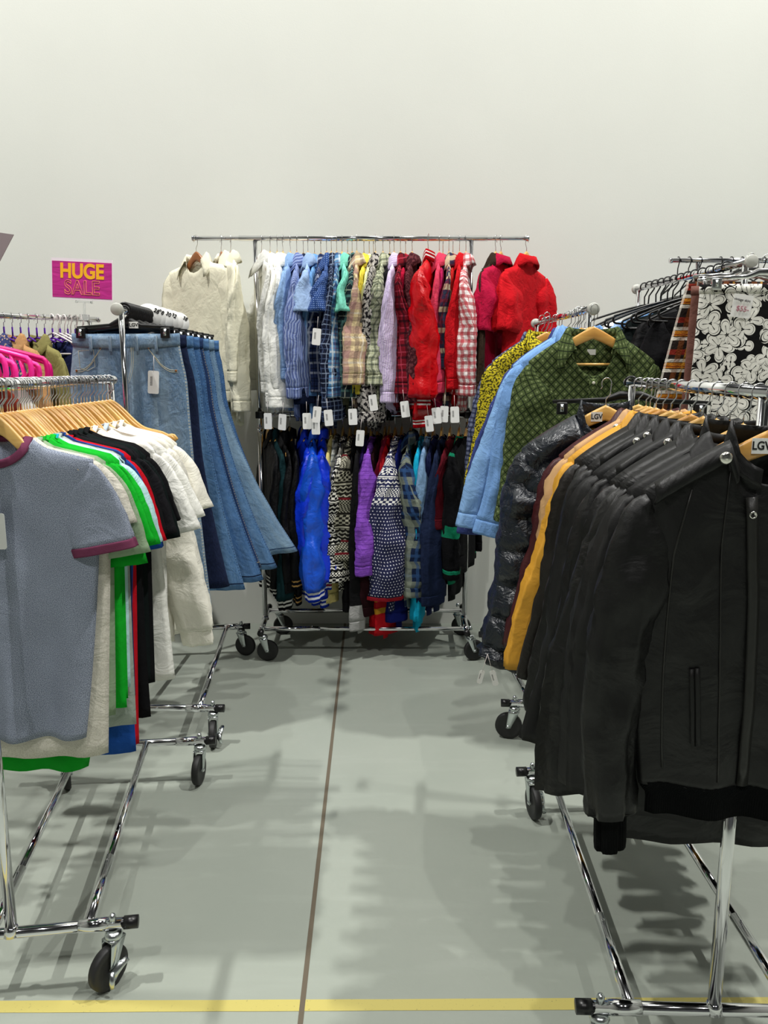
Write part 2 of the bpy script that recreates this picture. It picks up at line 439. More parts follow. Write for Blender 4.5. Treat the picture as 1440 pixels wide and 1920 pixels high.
def rack(name, label, A, B, H, capA, capB, rails=None, ext=(.03, .03), casters=(), group='chrome rolling clothes racks', zb=.155, disc=(1, 1), lower=None, backlen=(.3, .3), extcol=False):
    """A, B: post bases; capA/capB: tube ends on the seen side; rails: pairs of points on the base tubes."""
    A = Vector((A[0], A[1], zb)); B = Vector((B[0], B[1], zb)); capA = Vector((capA[0], capA[1], zb)); capB = Vector((capB[0], capB[1], zb))
    root = empty(name, (0, 0, 0), 0, label, 'clothes rack', group)
    d = (B - A).normalized(); up = Vector((0, 0, 1))
    for p in (A, B):
        m = MB(); m.tube([p, p + up * (H - zb) * .52], TR, 14); m.tube([p + up * (H - zb) * .5, p + up * (H - zb)], TR * .84, 14)
        m.tube([p + up * (H - zb) * .515, p + up * (H - zb) * .525], TR * 1.12, 14)
        q = m.build('post', M_CHROME, root)
        w = MB(); w.lathe([(TR * 1.5, -.004), (TR * 1.25, .012), (TR, .02)], p, n=14); w.build('weld_collar', M_CHROME, q)
    Ta, Tb = A + up * (H - zb), B + up * (H - zb)
    m = MB(); m.tube([Ta - d * ext[0], Tb + d * ext[1]], TR if not extcol else TR * .82, 14)
    if extcol: m.tube([Ta - d * .08, Tb + d * .08], TR, 14)
    bar = m.build('top_bar', M_CHROME, root)
    for p, sg, dk in ((Ta - d * ext[0], -1, disc[0]), (Tb + d * ext[1], 1, disc[1])):
        r = .0225 if dk == 1 else TR * 1.08
        w = MB(); rot = d.to_track_quat('Z', 'Y').to_matrix()
        w.lathe([(r * .6, -.012 * 1), (r, -.008), (r, .003), (r * .85, .006)] if sg > 0 else [(r * .85, -.006), (r, -.003), (r, .008), (r * .6, .012)], p, n=24, rot=rot)
        w.build('end_cap', M_CAP if dk == 1 else (M_BLACKP if dk == 2 else M_CHROME), bar)
    if lower:
        m = MB(); m.tube([A + up * (lower - zb) - d * .02, B + up * (lower - zb) + d * .02], TR, 14); lb = m.build('lower_bar', M_CHROME, root)
        for p in (A, B):
            w = MB(); w.box(p + up * (lower - zb), (.02, .02, .018)); w.build('bracket', M_BLACKP, lb, bevel=.003)
    for p, c, bl in ((A, capA, backlen[0]), (B, capB, backlen[1])):
        e = (c - p).normalized()
        m = MB(); m.tube([p - e * bl, c], TR, 14); m.tube([p + e * (c - p).length * .55, p + e * (c - p).length * .8], TR * 1.22, 14)
        bt = m.build('base_tube', M_CHROME, root)
        for q, sg in ((c, 1), (p - e * bl, -1)):
            w = MB(); w.tube([q - e * sg * .022, q + e * sg * .012], TR * 1.18, 16); w.build('end_cap', M_BLACKP, bt)
    if rails:
        for a, b in rails:
            a = Vector((a[0], a[1], zb)); b = Vector((b[0], b[1], zb))
            m = MB(); e = (b - a).normalized(); L = (b - a).length
            m.tube([a, a + e * L * .28], TR * .98, 12); m.tube([a + e * L * .26, b], TR * .85, 12)
            m.lathe([(.004, 0), (.004, .003), (0, .005)], a + e * L * .25 + up * (TR * .9), n=8)
            m.build('base_rail', M_CHROME, root)
    for p, ang, br in casters: caster(root, Vector((p[0], p[1], zb)), ang, br)
    return root, Ta, Tb
R = {}
z = .155
# tee rack
A, B = PZ(22, 1749, z), PZ(248, 1394, z); cA, cB = PZ(250, 1728, z), PZ(398, 1388, z)
ka, kb = PZ(212, 1735, z), PZ(374, 1390, z)
la, lb = A * 2 - cA, B * 2 - cB
R['tee'] = rack('clothes_rack', 'low chrome rack of T-shirts and wooden hangers, nearest on the left', A, B, 1.46, cA, cB,
    [(PZ(166, 1733, z), PZ(275, 1392, z)), (PZ(-25, 1765, z), PZ(150, 1400, z))], (.05, .03),
    [(ka, math.radians(60), True), (kb, math.radians(85), False), (A * 2 - ka, .4, False), (B * 2 - kb, 2.0, False)], disc=(0, 0))
# jeans rack
A, B = PZ(285, 1330, z), PZ(350, 1178, z); A.x = -.968; A.y = 3.03; B = Vector((-.985, 4.03, z))
cA, cB = PZ(415, 1328, z), PZ(465, 1174, z); ka, kb = PZ(399, 1328, z), PZ(452, 1175, z)
R['jean'] = rack('clothes_rack', 'chrome rack holding the blue jeans on black clip hangers', A, B, 1.71, cA, cB,
    [(PZ(374, 1328, z), PZ(425, 1176, z)), (A + (A - PZ(374, 1328, z)) * .6, B + (B - PZ(425, 1176, z)) * .6)], (.05, .0),
    [(ka, math.radians(95), True), (kb, math.radians(165), False), (A * 2 - ka, .4, False), (B * 2 - kb, 2.0, False)])
# jacket rack
A, B = PZ(1338, 1893, z), PZ(1160, 1450, z); B = Vector((.775, 2.53, z))
cA, cB = PZ(1090, 1887, z), PZ(975, 1447, z); ka, kb = PZ(1125, 1888, z), PZ(998, 1447, z)
R['jack'] = rack('clothes_rack', 'low chrome rack of leather jackets, nearest on the right', A, B, 1.455, cA, cB,
    [(PZ(1182, 1887, z), Vector((.565, 2.52, z))), (A + Vector((.17, 0, 0)), B + Vector((.10, 0, 0)))], (.05, .06),
    [(ka, math.radians(80), False), (kb, math.radians(100), True), (A * 2 - ka, .4, False), (B * 2 - kb, 2.0, False)], disc=(0, 0), backlen=(.27, .25))
# shirt rack, right, behind the jackets
A, B = Vector((.765, 3.06, z)), Vector((.735, 3.96, z))
cA, cB = PZ(945, 1318, z), Vector((.50, 3.93, z)); ka = PZ(965, 1318, z)
R['shirt'] = rack('clothes_rack', 'chrome rack of patterned and blue shirts behind the leather jackets', A, B, 1.713, cA, cB,
    [(Vector((.60, 3.08, z)), Vector((.57, 3.94, z))), (Vector((.92, 3.08, z)), Vector((.89, 3.94, z)))], (.05, .02),
    [(ka, math.radians(-15), False), (cB + Vector((.04, 0, 0)), 2.4, False), (A * 2 - ka, .4, False), (B * 2 - cB, 2.0, False)], backlen=(.24, .24))
# skirt rack, far right
A, B = Vector((1.27, 2.92, z)), Vector((1.19, 3.86, z))
R['skirt'] = rack('clothes_rack', 'chrome rack holding the patterned skirts and black hangers, far right', A, B, 1.865, A - Vector((.24, 0, 0)), B - Vector((.24, 0, 0)),
    [(A - Vector((.16, 0, 0)), B - Vector((.16, 0, 0))), (A + Vector((.16, 0, 0)), B + Vector((.16, 0, 0)))], (.04, .03),
    [(A - Vector((.21, 0, 0)), .3, False), (B - Vector((.21, 0, 0)), 1.3, False), (A + Vector((.21, 0, 0)), .3, False), (B + Vector((.21, 0, 0)), 1.3, False)], backlen=(.24, .24))
# wall rack, far right
A, B = Vector((1.60, 4.24, z)), Vector((2.55, 4.24, z))
R['wallr'] = rack('clothes_rack', 'tall chrome rack standing along the back wall behind the skirts', A, B, 2.04, A - Vector((0, .2, 0)), B - Vector((0, .2, 0)),
    [(A - Vector((0, .14, 0)), B - Vector((0, .14, 0))), (A + Vector((0, .14, 0)), B + Vector((0, .14, 0)))], (.14, .2),
    [(A - Vector((0, .18, 0)), .3, False), (B - Vector((0, .18, 0)), 1.3, False), (A + Vector((0, .18, 0)), .3, False), (B + Vector((0, .18, 0)), 1.3, False)], backlen=(.2, .2), disc=(0, 0))
# left rack by the sign
B = Vector((-1.535, 4.28, z)); A = Vector((-2.25, 3.62, z)); q = Vector((-.66, .75, 0)).normalized() * .2
R['sign'] = rack('clothes_rack', 'chrome rack with purple hangers under the sale sign', A, B, 1.75, A - q, B - q * .9,
    [(A - q * .7, B - q * .7), (A + q * .7, B + q * .7)], (.05, .05),
    [(A - q * .85, .3, False), (B - q * .75, 1.3, False), (A + q * .85, .3, False), (B + q * .75, 1.3, False)], backlen=(.2, .2), disc=(0, 0))
# rack of the pink hangers, mostly out of the frame
A, B = Vector((-1.56, 2.35, z)), Vector((-1.56, 3.16, z))
R['pink'] = rack('clothes_rack', 'chrome rack carrying the bright pink hangers, at the left edge', A, B, 1.66, A - Vector((.22, 0, 0)), B - Vector((.22, 0, 0)),
    [(A - Vector((.16, 0, 0)), B - Vector((.16, 0, 0))), (A + Vector((.08, 0, 0)), B + Vector((.08, 0, 0)))], (.05, .0),
    [(A - Vector((.2, 0, 0)), .3, False), (B - Vector((.2, 0, 0)), 1.3, False), (A + Vector((.14, 0, 0)), .3, False), (B + Vector((.14, 0, 0)), 1.3, False)], backlen=(.17, .17))
# double rack by the back wall
YB = 4.19
A, B = PD(478, 447, YB), PD(884, 447, YB); HB = A.z
A.z = B.z = z
ea, eb = PD(362, 447, YB).x, PD(990, 444, YB).x
R['back'] = rack('clothes_rack', 'tall chrome double-tier rack of shirts in the middle of the back wall', A, B, HB, (A.x + .01, YB - .24), (B.x - .01, YB - .24),
    [((A.x, YB - .17), (B.x, YB - .17)), ((A.x, YB + .15), (B.x, YB + .15))], (A.x - ea, eb - B.x),
    [((A.x + .02, YB - .22), math.radians(180), False), ((B.x + .01, YB - .22), math.radians(190), False), ((A.x + .05, YB + .19), math.radians(200), False), ((B.x - .02, YB + .19), math.radians(160), False)],
    disc=(0, 0), lower=1.26, backlen=(.22, .22), extcol=True)

# ------------------------------------------------------------------ hangers
def sstep(a, b, x):
    x = min(1, max(0, (x - a) / (b - a))); return x * x * (3 - 2 * x)
def zh(x, drop=.12, half=.22):
    s = abs(x) / half
    return -.062 - drop * (.55 * sstep(0, .55, s) + .45 * s)
def zha(x, drop=.125, half=.22):
    a = abs(x) / half
    return -.062 - drop * (.7 * a + .3 * a * a)
def mk_hook_mesh(z0=-.06, kink=.014):
    m = MB(); r = TR + .003
    p = [(0, 0, z0 - .012), (0, 0, z0 + .014), (kink, 0, -.03), (r * .9, 0, -.010)]
    for k in range(0, 11):
        a = -.35 + (PI + .9) * k / 10
        p.append((r * math.cos(a), 0, r * math.sin(a)))
    p.append((-r - .003, 0, -.016))
    return m.tube(p, .0017, 6).mesh('hook', M_HOOK)
def mk_wood_mesh(mat, drop=.12, half=.22, arch=False):
    rows = []; N = 44
    for i in range(N + 1):
        s = -1 + 2 * i / N; x = s * half; a = abs(s)
        zt = zh(x, drop, half); th = .046 - .020 * a
        if arch: zt = zha(x)
        if .80 < a < .90: zt -= .005 * math.sin((a - .80) / .10 * PI)
        end = math.sqrt(max(0.0, 1 - max(0, (a - .95) / .05) ** 2)) if a > .95 else 1
        h = th / 2 * max(.12, end); zc = zt - th / 2; y = -.004 * a * a
        w = .0062
        ring = []
        for k in range(12):
            t = 2 * PI * k / 12; c, sn = math.cos(t), math.sin(t)
            ring.append((x, y + w * math.copysign(abs(c) ** .5, c), zc + h * math.copysign(abs(sn) ** .6, sn)))
        rows.append(ring)
    return MB().grid(rows, True, (True, True)).mesh('wooden_hanger', mat)
ME_HOOK = mk_hook_mesh(); ME_WOOD = mk_wood_mesh(M_WOOD); ME_WOODB = mk_wood_mesh(M_WOOD2, .10)
ME_WOODA = mk_wood_mesh(M_WOOD, .115, .22, True)
def outline(half, drop, z0, low, n=14):
    """closed triangle of a tube hanger."""
    p = []
    for k in range(n + 1):
        s = -1 + 2 * k / n; p.append((s * half, 0, z0 - drop * (abs(s) ** 1.2)))
    for k in range(1, 5):
        a = PI / 2 - PI * k / 5; p.append((half + .012 * math.cos(a), 0, z0 - drop - low / 2 + low / 2 * math.sin(a)))
    for k in range(n + 1):
        s = 1 - 2 * k / n; p.append((s * half, 0, z0 - drop - low))
    for k in range(1, 5):
        a = -PI / 2 - PI * k / 5; p.append((-half + .012 * math.cos(a), 0, z0 - drop - low / 2 + low / 2 * math.sin(a)))
    return p
def mk_tube_hanger(mat, half=.2, r=.0038, drop=.075, low=.03, z0=-.075, hookm=None, hr=.0028, inner=False):
    m = MB(); m.tube(outline(half, drop, z0, low), r, 8, closed=True)
    if inner:
        for sg in (-1, 1):
            m.tube([(sg * half * .72, 0, z0 - drop * .68), (sg * half * .80, 0, z0 - drop - low * .5), (sg * half * .62, 0, z0 - drop - low)], r * .9, 8)
    b = m.mesh('plastic_hanger', mat)
    rr = TR + .004; h = MB()
    p = [(0, 0, z0), (0, 0, -.04), (rr * .9, 0, -.012)] + [(rr * math.cos(a), 0, rr * math.sin(a)) for a in [-.3 + (PI + .8) * k / 10 for k in range(11)]]
    return b, h.tube(p, hr, 6).mesh('hook', hookm or mat)
ME_BLK = mk_tube_hanger(M_BLACKP, .2, .004); ME_WHT = mk_tube_hanger(M_WHITEP, .19, .0045); ME_PNK = mk_tube_hanger(M_PINK, .215, .010, .06, .085, inner=True, hookm=M_HOOK, hr=.002)
ME_PNK2 = mk_tube_hanger(M_PINK2, .215, .010, .06, .085, inner=True, hookm=M_HOOK, hr=.002)
def mk_velvet():
    m = MB(); m.tube([(0, 0, -.052), (0, 0, -.10)], .006, 8, flat=.6); m.tube([(-.085, 0, -.122), (-.03, 0, -.106), (0, 0, -.10), (.03, 0, -.106), (.085, 0, -.122)], .005, 8, flat=.7)
    return m.mesh('felt_hanger', M_PURPLE)
ME_VEL = (mk_velvet(), mk_hook_mesh(-.045, .012))
def mk_clip_hook():
    m = MB(); m.tube([(-.14, 0, -.070), (-.05, 0, -.060), (0, 0, -.055), (.05, 0, -.060), (.14, 0, -.070)], .007, 8, flat=.5); b = m.mesh('plastic_hanger', M_BLACKP)
    h = MB(); rr = .021; h.tube([(0, 0, -.055), (.004, 0, -.035), (.019, 0, -.018)] + [(rr * math.cos(a), 0, .007 + rr * math.sin(a)) for a in [-.6 + (PI + .9) * k / 12 for k in range(13)]], .0055, 8, flat=.8)
    return b, h.mesh('hook', M_BLACKP)
ME_CLIPH = mk_clip_hook()
HANGN = {'cliphook': ('plastic_hanger',) + ME_CLIPH, 'wood': ('wooden_hanger', ME_WOOD, ME_HOOK), 'brown': ('wooden_hanger', ME_WOODB, ME_HOOK), 'arch': ('wooden_hanger', ME_WOODA, ME_HOOK), 'black': ('plastic_hanger',) + ME_BLK,
         'white': ('plastic_hanger',) + ME_WHT, 'pink': ('plastic_hanger',) + ME_PNK, 'deeppink': ('plastic_hanger',) + ME_PNK2, 'purple': ('felt_hanger',) + ME_VEL}
def hanger(kind, loc, rz, label, group, tilt=0):
    n, b, h = HANGN[kind]
    o = bpy.data.objects.new(n, b); COL.objects.link(o); o.location = loc; o.rotation_euler = (0, tilt, rz)
    o.scale = (.86 if ' inside the ' in label else 1, 1, 1); k = bpy.data.objects.new('hook', h); COL.objects.link(k); k.parent = o
    return tag(o, label, 'hanger', group)

# ------------------------------------------------------------------ garments
class G:
    sw = .225; nw = .075; chest = .24; hem = .235; L = .74; t = .016; fold = .012; crump = .002; tail = 0; shear = 0
    fneck = .07; bneck = .012; res = (22, 26); slv = None; collar = None; cuff = None; hemrib = None; tagp = None; twist = 0; fs = None; ch = 1.0; lf = .32
    aw = (.085, .055); bw = (.024, .020); sang = 10; slen = .58; short = False; placket = None; puff = 0; hz = staticmethod(zh); sides = (-1, 1); swr = .006; gap = 0
    def __init__(s, **k):
        for a, b in k.items(): setattr(s, a, b)
def body_fn(g, seed):
    def f(u, v, s, off=0.0):
        ax = abs(u) * g.sw
        z0 = g.hz(min(ax, .22)) + .011 - max(0, ax - .22) * .9
        z0 += .012 * sstep(.6, 1, abs(u)) * 0
        if ax < g.nw:
            k = math.sqrt(1 - (ax / g.nw) ** 2)
            z0 = g.hz(g.nw) + .011 - (g.fneck if s < 0 else g.bneck) * k
        if v < .28: w = g.sw + (g.chest - g.sw) * sstep(0, .28, v)
        else: w = g.chest + (g.hem - g.chest) * (v - .28) / .72
        z1 = g.hz(g.nw) - g.L + g.tail * (u * u - .3)
        z = z0 + (z1 - z0) * v
        x = u * w + g.shear * v * v
        T = g.t * min(1, math.sqrt(v / .05 + 1e-6)) if ax >= g.nw else max(g.t * min(1, math.sqrt(v / .05 + 1e-6)), .022 * (1 - v * 3) * math.sqrt(max(0, 1 - (ax / g.nw) ** 2)) if v < .33 else 0)
        if g.puff: T *= .75 + .5 * abs(math.sin(v * PI * g.puff))
        e = max(0.0, 1 - abs(u) ** 4)
        y = s * (T + off) * math.sqrt(e) + (s * off * .3)
        A = g.fold * v ** .7; fs = seed if g.fs is None else g.fs
        y += A * 1.6 * noise.noise((u * 2.3 + fs, z * 1.3, fs * .37)) + A * .55 * math.sin(u * 10 + fs * 5 + z * 2.5)
        y += e * g.crump * noise.noise((x * 20, z * 13, seed + s * 3)) * 2
        if g.gap and s < 0: x += g.gap * math.copysign(1 - abs(u), u) * v
        return Vector((x, y, z))
    return f
def sleeve_grid(g, sg, seed, f):
    n, m = 24, (14 if g.short else (64 if g.puff else 30))
    S = Vector((sg * (g.sw - .006), 0, g.hz(min(.22, g.sw)) - max(0, g.sw - .22) * .9 + .003)); pts = []; p = S.copy(); al0 = math.radians(58); a1 = math.radians(g.sang)
    L = g.slen; ds = L / m
    angs = []
    for k in range(m + 1):
        q = k / m; d = q * L
        al = a1 + (al0 - a1) * math.exp(-d / .032)
        if not g.short: al += .10 * math.sin(q * PI * 1.6 + seed) - .12 * q
        pts.append(p.copy()); angs.append(al)
        p = p + Vector((sg * math.sin(al), 0, -math.cos(al))) * ds
    rows = []; a_s, a_e = g.aw; b_s, b_e = g.bw
    for k in range(m + 1):
        q = k / m; d = q * L; al = angs[k]
        a = (a_s + (a_e - a_s) * q) * (.25 + .75 * sstep(-.01, .10, d)); b = (b_s + (b_e - b_s) * q) * (.35 + .65 * sstep(0, .16, d))
        if g.puff: bul = .55 + .62 * abs(math.sin(PI * d / .105)) ** .6; a *= .74 + .32 * abs(math.sin(PI * d / .105)) ** .6; b *= bul
        tw = math.radians(g.twist) * sstep(.05, .6, q) * sg
        e1 = Vector((math.cos(al), 0, sg * math.sin(al))); e2 = Vector((0, 1, 0))
        # keep the outer edge on the shoulder line: shift the section inwards
        c = pts[k] - e1 * sg * a * (1 - .35 * q)
        c = c + Vector((0, g.fold * .5 * noise.noise((q * 2, seed if g.fs is None else g.fs, sg)), 0))
        u1 = e1 * math.cos(tw) + e2 * math.sin(tw); u2 = e2 * math.cos(tw) - e1 * math.sin(tw)
        ring = []
        for i in range(n):
            t = 2 * PI * i / n; cx, sy = math.cos(t), math.sin(t)
            w = 1 + (g.swr / .03) * (.42 * noise.noise((t * .8 + seed, d * 11, sg * 2 + seed)) + .5 * noise.noise((cx * 2 + seed, d * 34 + sy * 2, sg * 2 + seed)))
            w += g.lf * noise.noise((cx * 2.6 + seed * 2, sy * 2.6 + sg * 5, d * 1.5 + seed))
            ring.append(c + u1 * (a * math.copysign(abs(cx) ** .8, cx) * w) + u2 * (b * math.copysign(abs(sy) ** .85, sy) * (w + .5 * noise.noise((cx * 1.5 + 7, d * 10, seed + 9)))))
        rows.append(ring)
    return rows
def neck_curve(f, g, front=True, back=True, n=20):
    p = []
    if back: p += [f(-g.nw / g.sw * .999 + 2 * g.nw / g.sw * .999 * k / n, 0, 1) for k in range(n + 1)]
    if front: p += [f(g.nw / g.sw * .999 - 2 * g.nw / g.sw * .999 * k / n, 0, -1) for k in range(n + 1)][(1 if back else 0):(-1 if back else None)]
    return p
def garment(name, cat, label, loc, rz, g, mat, group, cmat=None, tilt=0):
    if len(label.split()) < 5: label += ' among the ' + group
    seed = random.random() * 50; f = body_fn(g, seed); nu, nv = g.res
    root = empty(name, loc, rz, label, cat, group); root.rotation_euler = (0, tilt, rz)
    m = MB()
    for s in (-1, 1):
        us = [-1 + 2 * i / nu for i in range(nu + 1)]; us = [math.copysign(abs(u) ** .9, u) for u in us]
        rows = [[f(u, (j / nv) ** 1.15, s) for u in (us if s < 0 else us[::-1])] for j in range(nv + 1)]
        m.grid(rows, xz=True)
    m.build('body', mat, root, weld=2e-4, solid=.003)
    cm = cmat or mat
    if g.slv:
        for sg in g.sides:
            rows = sleeve_grid(g, sg, seed + sg * 7, f)
            sm = MB().grid(rows, True, (True, False)); so = sm.build('sleeve', mat, root, solid=.0025)
            if g.cuff:
                L, cmt, k = g.cuff; r = [Vector(x) for x in rows[-1]]; c = sum(r, Vector()) / len(r); pr = [Vector(x) for x in rows[-2]]; d = (c - sum(pr, Vector()) / len(pr)).normalized()
                cr = []
                for q in range(7):
                    t = q / 6; kk = k * (1.06 if k < .98 and q in (1, 2, 3, 4, 5) else 1.015)
                    cr.append([c + (x - c) * (kk if t > 0 else 1.0) + d * (L * t - .004) for x in r])
                MB().grid(cr, True).build('cuff', cmt, so, solid=.004)
    if g.hemrib:
        L, hm, k = g.hemrib; N = 26
        top = [f(-1 + 2 * i / N, 1, -1) for i in range(N + 1)] + [f(1 - 2 * i / N, 1, 1) for i in range(1, N)]
        cx = g.shear
        rows = [[Vector((cx + (p.x - cx) * (1 + (k - 1) * sstep(0, .4, q / 6)), p.y, p.z + .004 - L * q / 6)) for p in top] for q in range(7)]
        MB().grid(rows, True).build('hem_rib', hm, root, solid=.004)
    zn = g.hz(g.nw) + .011
    if g.collar == 'crew' or g.collar == 'ring':
        wd = .019 if g.collar == 'ring' else .013
        c = neck_curve(f, g); ctr = Vector((0, 0, zn - .02)); rows = []
        N = len(c)
        def fr(q):
            out = []
            for i, p in enumerate(c):
                nx = (p - c[i - 1]); d = Vector((-p.x, 0, -(p.z - (zn + .01)))); d = d.normalized() if d.length > 1e-5 else Vector((0, 0, 1))
                side = -1 if p.y < 0 else 1
                out.append(p + d * wd * (q - .25) + Vector((0, side * (.004 - .004 * abs(q - .5)), 0)))
            return out
        MB().grid([fr(q) for q in (0, .25, .5, .75, 1)], True).build('neck_band', cm, root, solid=.004)
    if g.collar in ('shirt', 'lapel', 'open'):
        rows = []; N = 26; op = {'shirt': 2.75, 'lapel': 2.45, 'open': 2.3}[g.collar]; hgt = {'shirt': .032, 'lapel': .035, 'open': .03}[g.collar]
        prof = [(1.0, -.004), (1.0, hgt * .6), (1.04, hgt), (1.16, hgt * .95), (1.34, hgt * .3), (1.5, -.010)]
        for i in range(N + 1):
            a = -op + 2 * op * i / N; tip = sstep(.62, 1, abs(a) / op)
            x = math.sin(a) * g.nw * .98; yb = math.cos(a)
            y = .030 * yb if yb > 0 else .032 * yb
            z = zn - (g.fneck * .9 * max(0, -yb) ** 1.2 if yb < 0 else g.bneck * yb)
            row = []
            for k, (r, h) in enumerate(prof):
                rr = r + (tip * .35 if k >= 4 else 0); hh = h - (tip * .030 if k == 5 else 0) - (tip * .012 if k == 4 else 0)
                xr = abs(x * rr); dz = g.hz(min(xr, .22)) - g.hz(g.nw) if xr > g.nw else 0
                row.append(Vector((x * rr, y * rr * (1 if k < 3 else .92 + .05 * k), z + hh * g.ch + dz)))
            rows.append(row)
        MB().grid(rows).build('collar', cm, root, solid=.003)
    if g.collar in ('stand', 'ribneck'):
        rows = []; N = 26; hgt = .045 if g.collar == 'stand' else .05
        for k in range(5):
            q = k / 4; row = []
            for i in range(N + 1):
                a = -2.85 + 5.7 * i / N; yb = math.cos(a)
                row.append(Vector((math.sin(a) * g.nw * (1.04 - .14 * q), .034 * yb * (1 - .1 * q), zn - (g.fneck * max(0, -yb) if yb < 0 else g.bneck * yb) + hgt * q * (1 if yb > -.5 else .7) - .006)))
            rows.append(row)
        MB().grid(rows).build('collar', cm, root, solid=.005)
    if g.placket:
        pm, bm_, nb = g.placket; wd = .016; N = 24
        rows = [[f(w / g.chest, .015 + .975 * j / N, -1, .0035) for w in (-wd, -wd * .3, wd * .3, wd)] for j in range(N + 1)]
        pl = MB().grid(rows).build('placket', pm, root, solid=.002)
        if bm_:
            for j in range(nb):
                p = f(0, .04 + .88 * j / max(1, nb - 1), -1, .006)
                MB().lathe([(.0058, .0), (.0058, -.002), (.004, -.003)], p, 'y', 12).build('button', bm_, pl)
    if g.tagp:
        for (x, z, an) in g.tagp: price_tag(root, Vector((x, 0, z)), an)
    return root, f
def price_tag(root, p, an=0, h=.08, w=.042, yaw=0):
    """white card on a thread, part of its garment; p is where the thread starts."""
    m = MB(); Rm = Matrix.Rotation(yaw, 3, 'Z') @ Matrix.Rotation(an, 3, 'Y')
    c = p + Rm @ Vector((0, 0, -.055))
    rows = []
    pts = []
    rr = .006
    for (cx, cz, a0) in ((w / 2 - rr, h / 2 - rr, 0), (-w / 2 + rr, h / 2 - rr, 90), (-w / 2 + rr, -h / 2 + rr, 180), (w / 2 - rr, -h / 2 + rr, 270)):
        for k in range(4):
            a = math.radians(a0 + 30 * k); pts.append((cx + rr * math.cos(a), cz + rr * math.sin(a)))
    o = len(m.v); n = len(pts)
    for s in (-.0004, .0004): m.v += [tuple(c + Rm @ Vector((x, s, z - h / 2))) for x, z in pts]
    m.f.append(tuple(range(n))); m.f.append(tuple(range(2 * n - 1, n - 1, -1)))
    for x, z in pts: m.uvm.append((x, z)); m.uvn.append((x / w + .5, z / h + .5))
    for x, z in pts[::-1]: m.uvm.append((x, z)); m.uvn.append((x / w + .5, z / h + .5))
    m.mi += [0, 0]
    for i in range(n):
        k = (i + 1) % n; m.f.append((i, k, n + k, n + i)); m.mi.append(0)
        for q in range(4): m.uvm.append((0, 0)); m.uvn.append((0, 0))
    t = m.build('price_tag', M_TAG, root, flat=True)
    MB().tube([p, c + Rm @ Vector((0, 0, -.006))], .0007, 5).build('thread', M_WHITEP, t)
    return t
def strip(f, path, wd, off, s=-1, n=None):
    """a narrow band following the cloth: path of (u, v)."""
    rows = []
    P = [f(u, v, s, off) for u, v in path]
    for i, p in enumerate(P):
        d = (P[min(i + 1, len(P) - 1)] - P[max(i - 1, 0)]).normalized(); e = d.cross(Vector((0, 1, 0))).normalized()
        rows.append([p - e * wd / 2, p + Vector((0, s * wd * .15, 0)), p + e * wd / 2])
    return MB().grid(rows)
def barpt(key, **k):
    """a point on a rack's top bar by forward distance D, or by x."""
    _, a, b = R[key]
    t = (k['D'] - a.y) / (b.y - a.y) if 'D' in k else (k['x'] - a.x) / (b.x - a.x)
    return a.lerp(b, t)

# ------------------------------------------------------------------ fabrics
def F(n, c, **k): return fabric(n, c, **k)
WHITE = F('white_cotton', 'F1F1EA', crinkle=.4, cscale=14); CREAM = F('cream_cotton', 'ECE8D0', crinkle=.35, cscale=12); IVORY = F('ivory_jersey', 'EDEADD', crinkle=.3)
GREY = F('grey_heather', 'ABB3C2', pat=speck('465066', 650, .40, .62, .95), crinkle=.15); PLUM = F('plum_rib', '6E3650', crinkle=.1)
SAGE = F('sage_jersey', '8FA586'); GREEN = F('bright_green', '11B02A', crinkle=.2); GREEN2 = F('kelly_green', '0F9A25', crinkle=.2); AQUA = F('pale_aqua', 'BFE6EA'); TEALR = F('turquoise_rib', '25AEC0')
NAVY = F('navy_jersey', '1B2E58', crinkle=.25); ROYAL = F('royal_blue', '1B4C9B', crinkle=.2); RED = F('red_jersey', 'C00A1E', crinkle=.2); BLACK = F('black_jersey', '0B0B0E', crinkle=.25); BLACKG = F('green_black_jersey', '0A1414', crinkle=.25)
CHAR = F('charcoal_jersey', '141418'); OATM = F('oatmeal_jersey', 'D9D5C8', pat=speck('BDB8AA', 300, .45, .6, .6)); PALEBLUE = F('pale_blue_cotton', 'BCCFE3'); GREYT = F('grey_jersey', 'A5AFA6')

# ------------------------------------------------------------------ tee rack (left)
LT = math.radians(2)
def tee(D, label, mat, nick=None, name='t_shirt', cat='t-shirt', rz=0, cm=None, **k):
    p = barpt('tee', D=D); kw = dict(sw=.232, nw=.085, chest=.24, hem=.23, L=.70, t=.014, fold=.012, slv=True, short=True, slen=.225, sang=8, aw=(.08, .075), bw=(.014, .021), collar='crew', swr=.003)
    kw.update(k); g = G(**kw)
    r, f = garment(name, cat, label, p, LT + rz, g, mat, 'T-shirts on the low left rack', cmat=cm)
    hanger('wood', p, LT + rz, 'light wooden hanger inside the ' + (nick or label), 'wooden hangers on the T-shirt rack')
    return r, f
cuffP = F('plum_cuff', '6E3650', crinkle=.1)
r, f = tee(1.86, 'heather grey ringer T-shirt with plum collar and cuffs', GREY, 'grey ringer T-shirt', cm=PLUM, collar='ring', cuff=(.022, cuffP, 1.0), L=.735, res=(40, 44), chest=.225, hem=.19, sw=.22, shear=-.03, fold=.02, nw=.08, fneck=.065, slen=.205, sang=10)
price_tag(r, Vector((0.0, -.045, -.235)), 0, .085, .05)
tee(1.885, 'cream T-shirt whose hem hangs out below the grey ringer T-shirt', OATM, 'cream T-shirt', L=.79, hem=.20, sw=.215, slen=.17)
tee(1.91, 'sage green T-shirt just behind the grey ringer T-shirt', SAGE, 'sage T-shirt', L=.70, slen=.235, hem=.215)
tee(1.935, 'darker green T-shirt with its hem hanging lowest of the greens', GREEN2, 'dark green T-shirt', L=.85, hem=.19, slen=.265, shear=-.06, sang=5)
